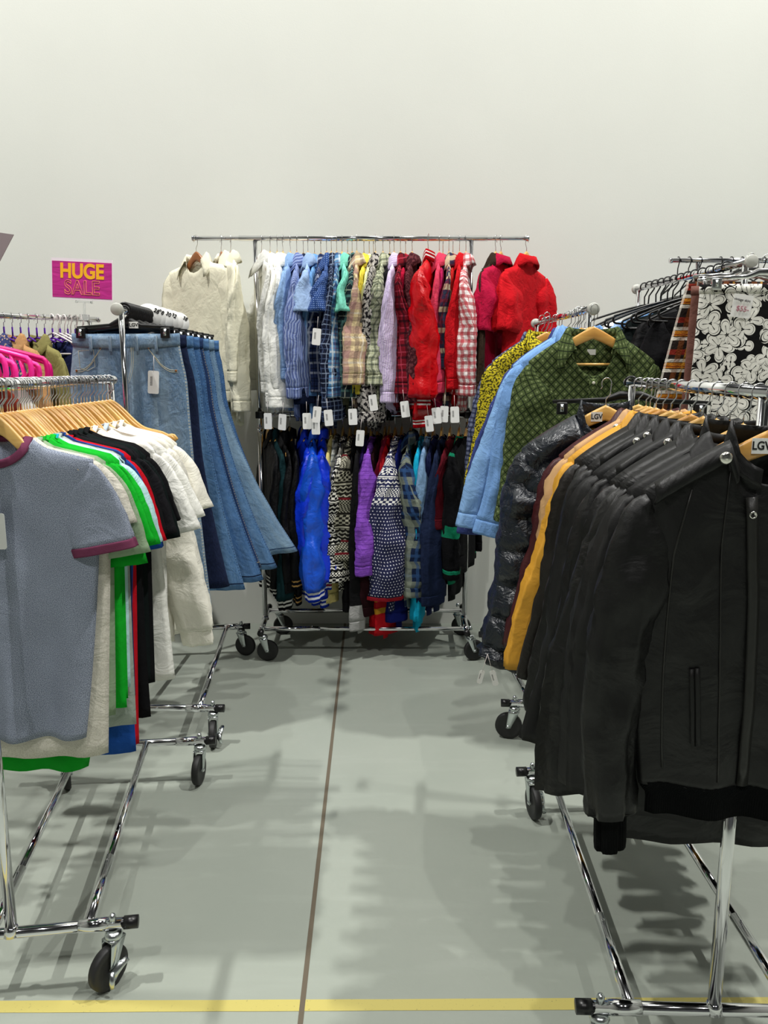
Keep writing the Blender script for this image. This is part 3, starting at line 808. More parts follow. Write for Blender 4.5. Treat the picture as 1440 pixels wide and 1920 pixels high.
tee(1.965, 'bright green T-shirt hanging third from the rack end', GREEN, 'bright green T-shirt', L=.70, res=(30, 34))
tee(1.99, 'second bright green T-shirt with stitched sleeve hem', GREEN, 'second bright green T-shirt', L=.68, sw=.24)
tee(2.015, 'pale aqua T-shirt with a turquoise neckband', AQUA, 'aqua T-shirt', cm=TEALR, L=.66, slen=.22, sw=.245)
r, f = tee(2.03, 'grey printed T-shirt between the greens and the blues', GREYT, 'grey printed T-shirt', L=.78, slen=.16)
for ch, v in (('Z', .72), ('B', .86)):
    q = f(.80, v, -1, .004); text('lettering', ch, .06, M_INK, r, q, (PI / 2, 0, 0), bold=.002)
tee(2.045, 'navy T-shirt in front of the red one', NAVY, 'navy T-shirt', L=.70, sw=.24)
tee(2.062, 'royal blue polo shirt hanging longest beside the reds', ROYAL, 'royal blue polo', name='polo_shirt', cat='polo shirt', L=.875, slen=.26, sw=.23, hem=.165, shear=.05)
tee(2.085, 'red T-shirt with a wide neck between the blue and black ones', RED, 'red T-shirt', nw=.095, L=.85, slen=.235, res=(30, 34), sw=.24, hem=.22)
tee(2.115, 'long black T-shirt first behind the red one', BLACK, 'first black T-shirt', L=.79, sw=.24, hem=.25)
tee(2.15, 'charcoal black T-shirt second behind the red one', CHAR, 'charcoal T-shirt', L=.70, sw=.245)
tee(2.19, 'green-black T-shirt third behind the red one', BLACKG, 'green-black T-shirt', L=.72, sw=.25, slen=.24)
tee(2.235, 'black T-shirt next to the white ones', BLACK, 'last black T-shirt', L=.74, sw=.25, slen=.20)
tee(2.31, 'white crumpled T-shirt next to the black ones', WHITE, 'first white T-shirt', L=.76, sw=.25, slen=.25, sang=14, hem=.27, crump=.004, res=(30, 34))
tee(2.40, 'white T-shirt with a grey-blue neckband', WHITE, 'second white T-shirt', L=.70, sw=.255, sang=14, crump=.004, cm=PALEBLUE)
tee(2.48, 'ivory sweatshirt with long ribbed sleeves', IVORY, 'ivory sweatshirt', name='sweatshirt', cat='sweatshirt', L=.70, short=False, slen=.60, sang=9, aw=(.085, .055), bw=(.028, .03), cuff=(.055, IVORY, .8), sw=.25, swr=.006)
tee(2.55, 'off-white T-shirt hanging farthest back on the low rack', IVORY, 'off-white T-shirt', L=.70, sw=.25, sang=14)
for D in (1.90, 1.95, 2.0, 2.10, 2.17, 2.21, 2.26, 2.285, 2.335, 2.365, 2.43, 2.455, 2.51, 2.59, 2.625):
    hanger('wood', barpt('tee', D=D), LT + random.uniform(-.06, .06), 'empty light wooden hanger squeezed between the T-shirts', 'empty wooden hangers on the T-shirt rack').scale.x = .97
for D in (2.665, 2.70): hanger('wood', barpt('tee', D=D), LT, 'bare wooden hanger at the far end of the T-shirt rack, nothing on it', 'bare wooden hangers at the rack end')

# ------------------------------------------------------------------ jeans rack
def jeans(D, label, mat, rz=0, W=.20, L=1.06, flare=(.11, .12), spread=(.10, .10), shear=0, clip=True, t=.022, detail=False, hub=None, shearz=0, bmat=None):
    p = barpt('jean', D=D); root = empty('jeans', p, rz, label, 'jeans', 'jeans on the black clip hangers'); z0 = -.085; rise = .27; seed = random.random() * 30
    def leg(sg):
        def fn(a, v):
            z = z0 - L * v; hv = v * L
            q = sstep(.05, rise, hv)
            c = W / 2 * (1 - q) + spread[0] * q; hw = W / 2 + .012 * sstep(0, .2, hv)
            end = flare[0 if sg < 0 else 1]
            hw = hw + (.115 - hw) * q if hv < rise else .115 + (end - .115) * (hv - rise) / (L - rise)
            c = c + ((spread[1]) - spread[0]) * max(0, (hv - rise) / (L - rise)) if hv > rise else c
            c = max(c, hw * (.97 if hv > .1 else 1))
            if sg < 0 and False: pass
            th = t * (.8 + .4 * v)
            cx, sy = math.cos(a), math.sin(a)
            x = sg * c + hw * math.copysign(abs(cx) ** .75, cx) + shear * v * v
            y = th * math.copysign(abs(sy) ** .9, sy) + .007 * math.sin(x * 60 + seed * 3 + 3 * noise.noise((seed, z * 2, 1))) * sstep(.12, .5, v) + .018 * noise.noise((x * 5 + seed, z * 1.5, 3)) * v + .010 * math.sin(x * 26 + seed) * sstep(.3, 1, v) + .003 * noise.noise((x * 18, z * 9, seed + sy))
            return Vector((x, y, z))
        return fn
    for sg in (-1, 1):
        fn = leg(sg); N = 28; rows = []
        for j in range(31):
            v = .0 + 1.0 * j / 30; rows.append([fn(-PI / 2 + sg * 0 + 2 * PI * i / N, v) for i in range(N)])
        MB().grid(rows, True).build('leg', mat, root, solid=.003)
    # waistband
    rows = []; N = 40
    for q in range(4):
        zz = z0 - .045 * q / 3 + .003; rows.append([Vector(((W + .004) * math.copysign(abs(math.cos(a)) ** .7, math.cos(a)), (t + .003) * math.copysign(abs(math.sin(a)) ** .6, math.sin(a)) + (.0), zz - (.010 * (1 - (math.cos(a)) ** 2) if math.sin(a) < 0 else 0))) for a in [2 * PI * i / N for i in range(N)]])
    wb = MB().grid(rows, True).build('waistband', bmat or mat, root, solid=.003)
    MB().lathe([(.0085, 0), (.0085, -.003), (.005, -.005)], (0, -t - .006, z0 - .03), 'y', 14).build('button', M_SNAP, root)
    for x in (-.62, -.25, .25, .62) if detail else (-.5, .5):
        MB().box((x * W, -t - .007, z0 - .032 - .004), (.006, .0022, .028)).build('belt_loop', mat, root, bevel=.001)
    if detail:
        th = F('stitch_thread', 'C9C2A6', crinkle=0, weave=0, var=0)
        for sg in (-1, 1):
            fn = leg(sg)
            def onf(x, z):
                # front surface point at x
                v = (z0 - z) / L; hv = v * L; q = sstep(.05, rise, hv); c = W / 2 * (1 - q) + spread[0] * q; hw = W / 2 + .012 * sstep(0, .2, hv); hw = hw + (.115 - hw) * q; c = max(c, hw * .97)
                cc = max(-1, min(1, (x - sg * c) / hw)); ca = math.copysign(abs(cc) ** (1 / .75), cc); a = -math.acos(ca)
                o = fn(a, v); o.y -= .0022; return o
            for off in (0, .007):
                pts = [onf(sg * (W * .42 + (W * .56) * (k / 12)) , z0 - .048 - (.085 + off) * math.sin(min(1, k / 12 * 1.15) * PI / 2)) for k in range(13)]
                MB().tube(pts, .0009, 5).build('pocket_stitching', th, root)
            if sg < 0:
                pts = [onf(-W * a, z0 - b) for a, b in ((.88, .062), (.58, .058), (.58, .12), (.73, .135), (.88, .125), (.88, .062))]
                dense = []
                for a, b in zip(pts, pts[1:]): dense += [a.lerp(b, k / 4) for k in range(4)]
                MB().tube(dense + [pts[-1]], .0008, 5).build('coin_pocket_stitching', th, root)
            for k in ((.45, .05), (.95, .135)):
                q = onf(sg * W * k[0], z0 - k[1]); MB().lathe([(.004, 0), (.004, -.002), (.002, -.003)], q, 'y', 10).build('rivet', plain('copper', 'A0643A', .3, 1), root)
        for dx in (.0, .007):
            pts = [Vector((.028 + dx - .0, -t - .0035 - .002, z0 - .05 - .14 * k / 8)) + Vector((-.03 * (k / 8) ** 3, 0, 0)) for k in range(9)]
            MB().tube(pts, .0009, 5).build('fly_stitching', th, root)
    clip_hanger(p, rz, W, label, t)
    return root
def clip_hanger(p, rz, W, lab, t=.02, z0=-.085, size=None, metal=False):
    o = MB(); mt = M_BLACKP if not metal else M_HOOK
    o.tube([(-W * .92, 0, -.062), (-W * .3, 0, -.055), (-W * .12, 0, -.040), (W * .12, 0, -.040), (W * .3, 0, -.055), (W * .92, 0, -.062)], [.006, .009, .014, .014, .009, .006], 8, flat=.45)
    h = o.build('clip_hanger', mt); h.location = p; h.rotation_euler = (0, 0, rz)
    tag(h, ('black clip hanger gripping the ' if not metal else 'clear metal clip hanger gripping the ') + lab, 'hanger', 'clip hangers')
    rr = TR + .005
    hk = MB().tube([(0, 0, -.045), (0, 0, -.03), (rr, 0, -.012)] + [(rr * math.cos(a), 0, rr * math.sin(a)) for a in [-.3 + (PI + .8) * k / 10 for k in range(11)]], .0035 if not metal else .0018, 8)
    hk.build('hook', mt, h)
    for sg in (-1, 1):
        c = MB(); c.box((sg * W * .80, -t - .006, -.082), (.017, .006, .019)); c.box((sg * W * .80, t + .004, -.082), (.017, .004, .019)); c.box((sg * W * .80, 0, -.066), (.014, t + .006, .004))
        co = c.build('clip', mt, h, bevel=.003)
        MB().box((sg * W * .80, -t - .0125, -.080), (.0055, .0012, .012)).build('clip_spring', M_STEEL, co)
    return h
DL = F('denim_light', '5F7C9C', pat=denim('9DB3C4', .7, 'C5BFA8'), crinkle=.25, cscale=22, var=.1)
DM = F('denim_mid', '3A6296', pat=denim('6E93BA', .5, '1A2640'), crinkle=.25, cscale=20)
DM2 = F('denim_mid_blue', '466F9F', pat=denim('7B9EC0', .55, '1E2C4A'), crinkle=.25, cscale=20)
DD = F('denim_dark', '20335A', pat=denim('32507F', .3, '8C8A80'), crinkle=.2); DN = F('denim_navy', '171F38', pat=denim('26345A', .2), crinkle=.2)
DW = F('denim_pale', '6788A8', pat=denim('9CB6C8', .6, '2C4262'), crinkle=.25)
r = jeans(3.07, 'light blue straight jeans facing the aisle with a white tag', DL, math.radians(-3), .20, 1.09, (.11, .12), (.10, .11), detail=True, shear=.05)
price_tag(r, Vector((.115, -.034, -.165)), math.radians(4), .085, .042)
hj = [o for o in bpy.data.objects if o.name == 'clip_hanger'][0]
hl = MB().box((.035, -.0075, -.052), (.017, .0008, .012)).build('hanger_label', M_PAPER, hj, flat=True)
text('lettering', 'LGV', .018, M_INK, hl, (.035, -.009, -.052), bold=.0004)
jeans(3.17, 'dark navy jeans with buttons down the side', DN, math.radians(8), .195, 1.02, (.10, .11), (.10, .14), shear=.08)
jeans(3.26, 'mid blue jeans second behind the front pair', DM2, math.radians(12), .20, 1.06, (.10, .12), (.11, .16), shear=.10)
jeans(3.36, 'mid blue wide leg jeans with a red pocket tab', DM, math.radians(16), .205, 1.06, (.12, .13), (.11, .18), shear=.14, t=.026)
jeans(3.46, 'dark indigo jeans in shade between two blue pairs', DD, math.radians(16), .20, 1.03, (.10, .11), (.11, .17), shear=.15)
jeans(3.56, 'blue jeans with a turned-up pale cuff', DM2, math.radians(18), .205, 1.06, (.11, .13), (.11, .18), shear=.18, t=.026)
jeans(3.67, 'pale blue wide leg jeans farthest out into the aisle', DW, math.radians(22), .21, 1.02, (.12, .15), (.11, .20), shear=.24, t=.03)
jeans(3.78, 'faded blue jeans nearest the white shirts', DM, math.radians(20), .21, 1.0, (.12, .14), (.11, .18), shear=.2, t=.025)
# hooks of the hidden black hangers and the white size discs
for i in range(20):
    D = 3.075 + .016 * i; p = barpt('jean', D=D)
    hanger('cliphook', p, math.radians(3 + i * .5), 'black clip hanger crowded on the front half of the jeans rack', 'black clip hangers on the front of the jeans rack')
for i in range(9):
    D = 3.62 + .019 * i; p = barpt('jean', D=D)
    hanger('cliphook', p, math.radians(8 + i), 'black clip hanger between the size discs', 'black clip hangers between the size discs')
for D, s, lab in ((3.40, '28', 'front white size disc reading 28'), (3.475, '28', 'lower white size disc reading 28 behind the first'), (3.60, '30', 'white size disc reading 30'), (3.70, '32', 'white size disc reading 32'), (3.80, '34', 'plain white size disc between the numbered ones'), (3.92, '38', 'white size disc reading 38, last on the jeans rack')):
    p = barpt('jean', D=D); e = empty('size_disc', p, math.radians(12), lab + ', on the jeans rack', 'size disc', 'white size discs on the jeans rack')
    m = MB(); rows = []
    R0, R1 = TR + .004, .052
    for yy, r0, r1 in ((-.001, R0, R1), (.001, R0, R1)): rows.append((yy, r0, r1))
    m.lathe([(R0, -.0012), (R1, -.0012), (R1, .0012), (R0, .0012), (R0, -.0012)], (0, 0, 0), 'y', 40)
    m.build('disc', M_PAPER, e)
    if s != '34': text('size_number', s, .023, M_INK, e, (.034, -.002, .022), (PI / 2, .5, 0), bold=.0005)

# ------------------------------------------------------------------ sign and the racks behind, left
sx = PD(154, 524, 4.16); sgn = empty('sale_sign', (sx.x, sx.y, 0), math.radians(-3), 'magenta landscape sale sign in a clear holder on the rack bar', 'sign')
sgn.rotation_euler = (0, math.radians(3.2), math.radians(-6))
zc = sx.z; W_, H_ = .160, .100
sgn.location = (sx.x, sx.y, zc)
M_MAG = NT('magenta_poster'); tt = M_MAG; tt.set(tt.b.inputs['Base Color'], lin('C2308A')); tt.b.inputs['Roughness'].default_value = .35
tc = tt.n('ShaderNodeTexCoord').outputs['Object']; tt.t.links.new(tt.bump(tt.noise(tt.scale(tc, 4, 4, 14), 1.5, 3, .5, 1), .25, .02), tt.b.inputs['Normal'])
MB().box((0, 0, 0), (W_, .0012, H_)).build('border_sheet', plain('pale_sheet', 'F2E6EE', .4), sgn, flat=True)
MB().box((0, -.0018, -.003), (W_ - .004, .0006, H_ - .012)).build('poster', tt.m, sgn, flat=True)
MY = plain('poster_yellow', 'FDB913', .6); MO = plain('poster_outline', 'F79A62', .6)
text('lettering', 'HUGE', .098, MY, sgn, (0, -.0035, .036), bold=.0035, sx=.88); text('lettering', 'SALE', .096, MO, sgn, (0, -.0035, -.044), outline=.0011, sx=.92, bold=.001)
m = MB(); m.box((.01, 0, -H_ - .008), (.045, .005, .006)); m.tube([(.01, 0, -H_ - .01), (.01, 0, -H_ - .075)], .006, 12)
for xx in (-.03, .05): m.lathe([(.007, -.006), (.007, .006)], (xx, 0, -H_ - .010), 'y', 12)
m.box((.01, 0, -H_ - .085), (.022, .010, .014)); m.build('holder', M_CLEAR, sgn, bevel=.001)
# grey card at the left edge
p = [PD(-70, 426, 3.6), PD(26, 440, 3.6), PD(-8, 505, 3.6), PD(-104, 490, 3.6)]
m = MB(); m.grid([[p[0], p[1]], [p[3], p[2]]]); card = m.build('sign_card', plain('grey_card', '8C8082', .6), None, solid=.004, flat=True); tag(card, 'grey back of a tilted sign card cut off by the picture edge', 'sign')
q = (p[3] + p[2]) / 2; MB().tube([q, Vector((q.x - .005, q.y, .02))], .006, 10).build('stand_rod', M_STEEL, card)
MB().lathe([(.10, 0), (.10, .008), (.02, .02), (.008, .03)], (q.x - .005, q.y, 0), n=28).build('stand_base', M_STEEL, card)
# purple hangers
n = 22
for i in range(n):
    q = i / (n - 1); p = R['sign'][1].lerp(R['sign'][2], .12 + .84 * q)
    hanger('purple', p, math.radians(-40) + random.uniform(-.15, .15), 'purple felt hanger with a chrome hook on the rack below the sale sign', 'purple hangers below the sale sign')
def simple(name, cat, label, loc, rz, mat, group, **k):
    kw = dict(sw=.22, nw=.075, chest=.235, hem=.23, L=.72, t=.016, slv=True, slen=.56, sang=9, aw=(.08, .05), bw=(.03, .026), res=(16, 18)); kw.update(k)
    return garment(name, cat, label, loc, rz, G(**kw), mat, group)
OLIVE = F('olive_twill', '8A8552', crinkle=.3); TAN = F('tan_cotton', 'B98D5F'); NAVK = F('navy_knit', '1A2148'); BRNJ = F('brown_twill', '5C4B36'); FLOR = F('blue_print', '39406E', pat=cells('B79A86', 70, .35))
RUST = F('rust_cotton', '8A3B2A'); BLUSH = F('blush_knit', 'E3B8B4')
for q, mat, lab, rz in ((.30, BRNJ, 'brown jacket on the rack under the sale sign, highest at the picture edge', -45), (.52, FLOR, 'blue printed shirt beside the olive jacket', -40), (.60, TAN, 'tan shirt just behind the pink hangers', -38),):
    simple('shirt', 'shirt', lab, R['sign'][1].lerp(R['sign'][2], q), math.radians(rz), mat, 'clothes on the rack below the sign', collar='shirt')
for q, mat, lab, rz in ((.72, OLIVE, 'olive green field jacket behind the jeans rack', -42), (.84, NAVK, 'navy jumper between the olive jacket and the jeans', -40), (.92, BLUSH, 'pale pink jumper at the end of the rack below the sign', -42)):
    simple('jacket' if mat is OLIVE else 'jumper', 'jacket' if mat is OLIVE else 'jumper', lab, R['sign'][1].lerp(R['sign'][2], q), math.radians(rz), mat, 'clothes on the rack below the sign', collar='shirt' if mat is OLIVE else 'crew', chest=.26, sw=.24)
for i in range(6):
    p = R['sign'][1].lerp(R['sign'][2], .80 + .032 * i) + Vector((0, 0, 0)); hanger('white', p, math.radians(-28 - i * 4), 'white plastic hanger behind the jeans at the end of the sign rack', 'white plastic hangers')
# pink hangers
pk = [(2.50, 'pink'), (2.58, 'pink'), (2.66, 'deeppink'), (2.74, 'pink'), (2.82, 'pink'), (2.90, 'deeppink'), (2.97, 'pink'), (3.03, 'deeppink'), (3.09, 'pink'), (3.14, 'deeppink')]
for i, (D, c) in enumerate(pk):
    p = barpt('pink', D=D); p.x += .045 + .02 * math.sin(i * 2.1)
    hanger(c, p, math.radians(-6 + (i * 37 % 13)), ('hot pink' if c == 'pink' else 'deep magenta pink') + ' plastic hanger poking in at the left edge', ('hot' if c == 'pink' else 'deep') + ' pink hangers', tilt=math.radians(4 * math.sin(i * 1.7)))
for D, mat, lab in ((2.60, DD, 'dark denim jacket under the pink hangers'), (2.78, BLACK, 'black top under the pink hangers'), (2.92, RUST, 'rust red shirt under the pink hangers'), (3.05, WHITE, 'white shirt under the pink hangers'), (3.11, TAN, 'tan blouse under the farthest pink hanger')):
    simple('jacket' if mat is DD else 'top', 'jacket' if mat is DD else 'top', lab, barpt('pink', D=D) - Vector((0, 0, .06)), math.radians(2), mat, 'clothes on the pink hangers', slen=.5, sw=.19, chest=.2, hem=.2)

# ------------------------------------------------------------------ back rack
BN = 'shirts on the upper tier of the back rack'; BL = 'clothes on the lower tier of the back rack'
def back(px, yb, label, mat, tier=1, yaw=0, tags=(), nick=None, name='shirt', cat='shirt', hk='wood', cm=None, ye=None, **k):
    """a garment seen from its sleeve side; px: column, yb: hem row, ye: cuff row."""
    zb = HB if tier else 1.26; grp = BN if tier else BL
    x = PD(px, 447 if tier else 780, YB).x
    rec = k.pop('rec', 0); loc = Vector((x, YB + rec, zb)); rz = -PI / 2 + math.radians(yaw)
    zneck = zb + zh(.07); L = zneck - PD(px, yb, 3.97).z
    kw = dict(sw=.215, nw=.068, chest=.22, hem=.215, L=L, t=.012, slv=True, sang=4, aw=(.075, .058), bw=(.022, .020), collar='shirt', fold=.010, fs=3.3 if tier else 8.1, twist=-48, swr=.008, res=(16, 20), tail=.05, crump=.0015, sides=(1, -1))
    if k.get('short'): kw.update(slen=.21, aw=(.085, .085), twist=-30)
    else: kw['slen'] = (zb + zh(.21) - PD(px, ye or yb, 3.93).z) - (.05 if k.get('cuff', 1) else 0)
    if k.get('cuff', 1) == 1 and not k.get('short'): kw['cuff'] = (.052, cm or mat, .92)
    if hk == 'brown': kw['hz'] = lambda x: zh(x, .10) + .004
    kw.update(k); g = G(**kw)
    r, f = garment(name, cat, label, loc, rz, g, mat, grp, cmat=cm)
    Mi = Matrix.Rotation(-rz, 3, 'Z')
    for tx, ty in tags:
        P = PD(tx, ty, 3.90); P.z += .095; p = Mi @ (P - loc); price_tag(r, p, math.radians(random.uniform(-9, 9)), .078, .042, yaw=-rz + random.uniform(-.5, .5))
    hanger(hk, loc, rz, ('light' if hk == 'wood' else 'brown') + ' wooden hanger inside the ' + (nick or label), 'wooden hangers on the back rack')
    return r, f
LB = F('light_blue_oxford', '8FB0DC', crinkle=.4); SBL = F('blue_striped', '7C90C4', pat=stripes([(0, .25, '39407C', .8), (.5, .6, 'D8DCEC', .8)], .016), crinkle=.3)
SKY = F('sky_chambray', '6FA0D6', crinkle=.3); CHB = F('light_blue_chambray', '9DB8DE', crinkle=.4)
NV = F('navy_cotton', '18233F'); NVC = F('navy_check', '27345C', pat=plaid([(0, .22, 'C9D0E0', .5), (.5, .62, '0E1428', .7)], period=.05)); NVD = F('navy_microdot', '27447E', pat=dots('8FA8D8', .010, .22))
DPL = F('dark_plaid', '161D33', pat=plaid([(0, .12, '9FB0CC', .55), (.5, .6, '5B6E96', .5)], period=.045)); BPL = F('blue_plaid', '5D8DB8', pat=plaid([(0, .2, '20335F', .75), (.45, .6, 'DCE6EA', .6), (.75, .82, '7A3550', .5)], period=.07))
MINT = F('mint_cotton', '7FD6BE'); OLV = F('dull_olive', '5A5B48'); GPL = F('green_black_plaid', '16232A', pat=plaid([(0, .2, '4F7772', .6), (.5, .58, 'C9CDB8', .5)], period=.06))
FLN = F('tan_flannel', 'DCC79A', pat=plaid([(0, .3, 'A3747A', .55), (.5, .68, '6E5A52', .55), (.8, .88, 'F2EAD6', .6)], period=.12)); YEL = F('yellow_cotton', 'E8D44C', crinkle=.5); PYG = F('pale_lime_stripe', 'D7DFA0', pat=stripes([(0, .3, 'EFF2DA', .9)], .02))
GRPR = F('grey_mottled', '5B5A58', pat=speck('1E1C20', 90, .45, .55, .9)); BWPR = F('floral_mono_print', 'B9B4AE', pat=speck('1C1A1E', 60, .48, .54, 1, 4)); GGP = F('sage_check', 'AEB394', pat=plaid([(0, .28, '3F4740', .62), (.5, .56, 'EFEFDC', .6)], period=.034), crinkle=.4)
LIL = F('lilac_stripe', 'CDBBE0', pat=stripes([(0, .3, 'E9E0F2', .8)], .012)); RPL = F('red_dark_plaid', '7A1020', pat=plaid([(0, .2, '1E0A14', .7), (.5, .6, 'C0445A', .6)], period=.06)); CRI = F('crimson_cotton', 'B00C34', crinkle=.5); MAR = F('maroon_paisley', '3E141C', pat=speck('6E3A3E', 70, .48, .56, .8, 3))
PNK = F('coral_pink', 'D8405E', crinkle=.4); MAG = F('magenta_cotton', 'A3124E', crinkle=.4); MPL = F('madras_plaid', '3A2E4A', pat=plaid([(0, .25, 'D9C7A2', .7), (.45, .6, '7A2030', .6), (.8, .9, '1E3A4A', .7)], period=.10)); RDC = F('red_cotton', 'C4101C', crinkle=.5); RDK = F('tomato_red', 'B01A18')
RWC = F('red_white_check', 'F0E8E6', pat=plaid([(0, .46, 'B80E2A', .68)], period=.034), crinkle=.4); BRN = F('dark_brown', '33261C'); CRM2 = F('crimson_twill', 'B3103C', crinkle=.5)
REDS = F('red_satin', 'C8000E', rough=.33, crinkle=.5, cscale=8, weave=0, spec=.5); BLUS = F('blue_satin', '0A35D0', rough=.35, crinkle=.5, cscale=8, weave=0, spec=.5); BLUS2 = F('azure_satin', '1150C8', rough=.35, crinkle=.5, cscale=8, weave=0, spec=.5)
# upper tier, from the extension arm on the left
back(367, 800, 'cream overshirt alone on a brown hanger at the arm of the back rack', CREAM, yaw=52, hk='brown', nick='cream overshirt', ye=770, sw=.225, twist=-20, t=.02, collar='open', nw=.075)
back(414, 790, 'cream shirt with an open collar, second on the arm of the back rack', CREAM, yaw=25, hk='brown', nick='second cream shirt', ye=735, collar='open', sw=.22, t=.016)
back(432, 805, 'cream pleated shirt nearest the left post of the back rack', CREAM, yaw=18, hk='brown', nick='pleated cream shirt', ye=790, t=.016, twist=-60)
back(490, 775, 'greyish white shirt, first inside the left post', F('grey_white_cotton', 'DADAD4', crinkle=.5), yaw=16, hk='brown', nick='greyish white shirt', ye=755, aw=(.085, .062), tags=[(502, 790)])
back(506, 775, 'white crumpled shirt, second inside the left post', WHITE, yaw=10, nick='second white shirt', ye=765)
back(519, 770, 'white shirt with a broad sleeve in front of the stack', WHITE, yaw=8, nick='broad white shirt', ye=772, aw=(.095, .085), bw=(.034, .034), tags=[(532, 792)])
back(530, 770, 'white shirt with a brown button, next to the blue ones', WHITE, yaw=-4, nick='white shirt beside the blue ones', ye=760, aw=(.07, .05))
back(544, 770, 'light blue oxford shirt with a full collar', LB, yaw=-2, nick='light blue oxford shirt', ye=720)
back(556, 790, 'blue shirt with fine violet stripes', SBL, yaw=4, nick='violet striped shirt', ye=757, aw=(.075, .07), bw=(.032, .03))
back(567, 800, 'plain navy shirt beside the striped one', NV, yaw=4, nick='plain navy shirt', ye=765, rec=.035, tags=[(575, 790)], aw=(.08, .07))
back(577, 760, 'pale blue short sleeve shirt with a rolled sleeve', CHB, yaw=2, nick='pale blue short sleeve shirt', short=True, tags=[(597, 632)], bw=(.04, .045))
back(588, 800, 'sky blue chambray shirt with a rounded cuff', SKY, yaw=0, nick='chambray shirt', ye=752, tags=[(591, 800), (598, 778)], rec=.045)
back(600, 790, 'navy and white check shirt', NVC, yaw=0, nick='navy and white check shirt', ye=745, rec=.045)
back(612, 770, 'navy short sleeve shirt with tiny dots', NVD, yaw=2, nick='dotted navy shirt', short=True, aw=(.10, .10), bw=(.04, .045))
back(621, 805, 'dark navy plaid shirt hanging long', DPL, yaw=3, nick='dark navy plaid shirt', ye=800, tags=[(613, 784)], aw=(.075, .07))
back(631, 770, 'blue, white and navy plaid shirt', BPL, yaw=2, nick='blue plaid shirt', ye=752, aw=(.08, .065))
back(641, 760, 'mint green short sleeve shirt', MINT, yaw=8, nick='mint shirt', short=True, cm=MINT, bw=(.03, .04))
back(651, 785, 'dull olive shirt behind the mint one', OLV, yaw=4, nick='dull olive shirt', ye=770, rec=.045)
back(660, 790, 'dark green and black plaid shirt', GPL, yaw=2, nick='green plaid shirt', ye=755, tags=[(660, 782)], aw=(.085, .075), bw=(.03, .03))
back(669, 770, 'tan plaid flannel shirt with pink shoulders', FLN, yaw=0, nick='tan flannel shirt', ye=727, rec=-.02, aw=(.085, .07), bw=(.034, .03))
back(682, 760, 'bright yellow shirt', YEL, yaw=-2, nick='yellow shirt', ye=746, rec=.025, aw=(.072, .06))
back(692, 770, 'pale lime striped shirt behind the yellow one', PYG, yaw=-2, nick='pale lime shirt', ye=745, rec=.045)
back(700, 790, 'grey mottled shirt', GRPR, yaw=-4, nick='grey mottled shirt', ye=760, rec=.045)
back(704, 810, 'black and white floral blouse hanging lowest in the middle', BWPR, yaw=-6, nick='floral blouse', name='blouse', cat='blouse', ye=800, tags=[(695, 756), (678, 822)], aw=(.075, .08), bw=(.03, .035))
back(718, 780, 'sage and black check shirt with a wide sleeve', GGP, yaw=-4, nick='sage check shirt', ye=730, aw=(.10, .085), bw=(.045, .045), twist=-62)
back(731, 790, 'black shirt beside the lilac one', BLACK, yaw=-6, nick='black shirt', ye=760, rec=.045)
back(739, 775, 'lilac pinstripe shirt', LIL, yaw=-6, nick='lilac shirt', ye=765, aw=(.062, .05), tags=[(755, 768)])
back(751, 770, 'dark red plaid shirt', RPL, yaw=-4, nick='dark red plaid shirt', ye=745, aw=(.08, .07), twist=50)
back(761, 770, 'crimson shirt between two dark plaid ones', CRI, yaw=-6, nick='crimson shirt', ye=735, rec=.045)
back(773, 780, 'maroon paisley shirt before the gap in the row', MAR, yaw=-8, nick='maroon paisley shirt', ye=760, aw=(.085, .07), twist=40)
SR = ribbed('red_white_rib', 'B00010', [(.22, .36, 'F2EEEA'), (.52, .66, 'F2EEEA')])
r, f = back(802, 785, 'shiny red satin bomber jacket with white cuff stripes', REDS, yaw=-14, nick='red satin jacket', name='bomber_jacket', cat='jacket', ye=772, collar='ribneck', cm=ribbed('red_neck_rib', 'B00010', [(.35, .5, 'F2EEEA'), (.7, .82, 'F2EEEA')]), cuff=(.06, SR, .62), hemrib=(.05, SR, .92), rec=-.05, aw=(.12, .105), bw=(.06, .06), twist=35, t=.022, tail=0, chest=.24, hem=.235, crump=.003)
text('lettering', 'EAGL', .036, M_PAPER, r, (.17, -.06, -.655), (PI / 2, 0, 0), bold=.001)
back(824, 760, 'coral pink shirt', PNK, yaw=-6, nick='coral pink shirt', ye=745, aw=(.06, .05), tags=[(800, 795)])
back(832, 770, 'magenta shirt', MAG, yaw=-6, nick='magenta shirt', ye=757, aw=(.07, .055), tags=[(814, 780)], rec=.045)
back(842, 770, 'madras plaid shirt in cream, navy and red', MPL, yaw=-4, nick='madras shirt', ye=700, aw=(.065, .055))
back(851, 765, 'tomato red shirt behind the check one', RDK, yaw=-6, nick='tomato red shirt', ye=745, tags=[(834, 777)], rec=.045)
back(862, 765, 'bright red shirt next to the red and white check', RDC, yaw=-6, nick='bright red shirt', ye=740, tags=[(851, 778)])
back(874, 770, 'red and white gingham shirt beside the right post', RWC, yaw=-8, nick='gingham shirt', ye=752, aw=(.095, .08), bw=(.04, .04), twist=45)
back(930, 770, 'dark brown shirt on the far arm of the back rack', BRN, yaw=-25, nick='dark brown shirt', ye=745, twist=30)
back(940, 770, 'crimson work shirt with an elbow fold, on the far arm of the back rack', CRM2, yaw=-30, nick='crimson work shirt', short=True, slen=.30, aw=(.10, .10), bw=(.05, .05), t=.02, twist=10, collar='open')
back(988, 770, 'red work shirt at the very end of the back rack', RDC, yaw=-38, nick='red work shirt', short=True, slen=.30, aw=(.10, .10), bw=(.05, .05), t=.02, twist=10, collar='open')

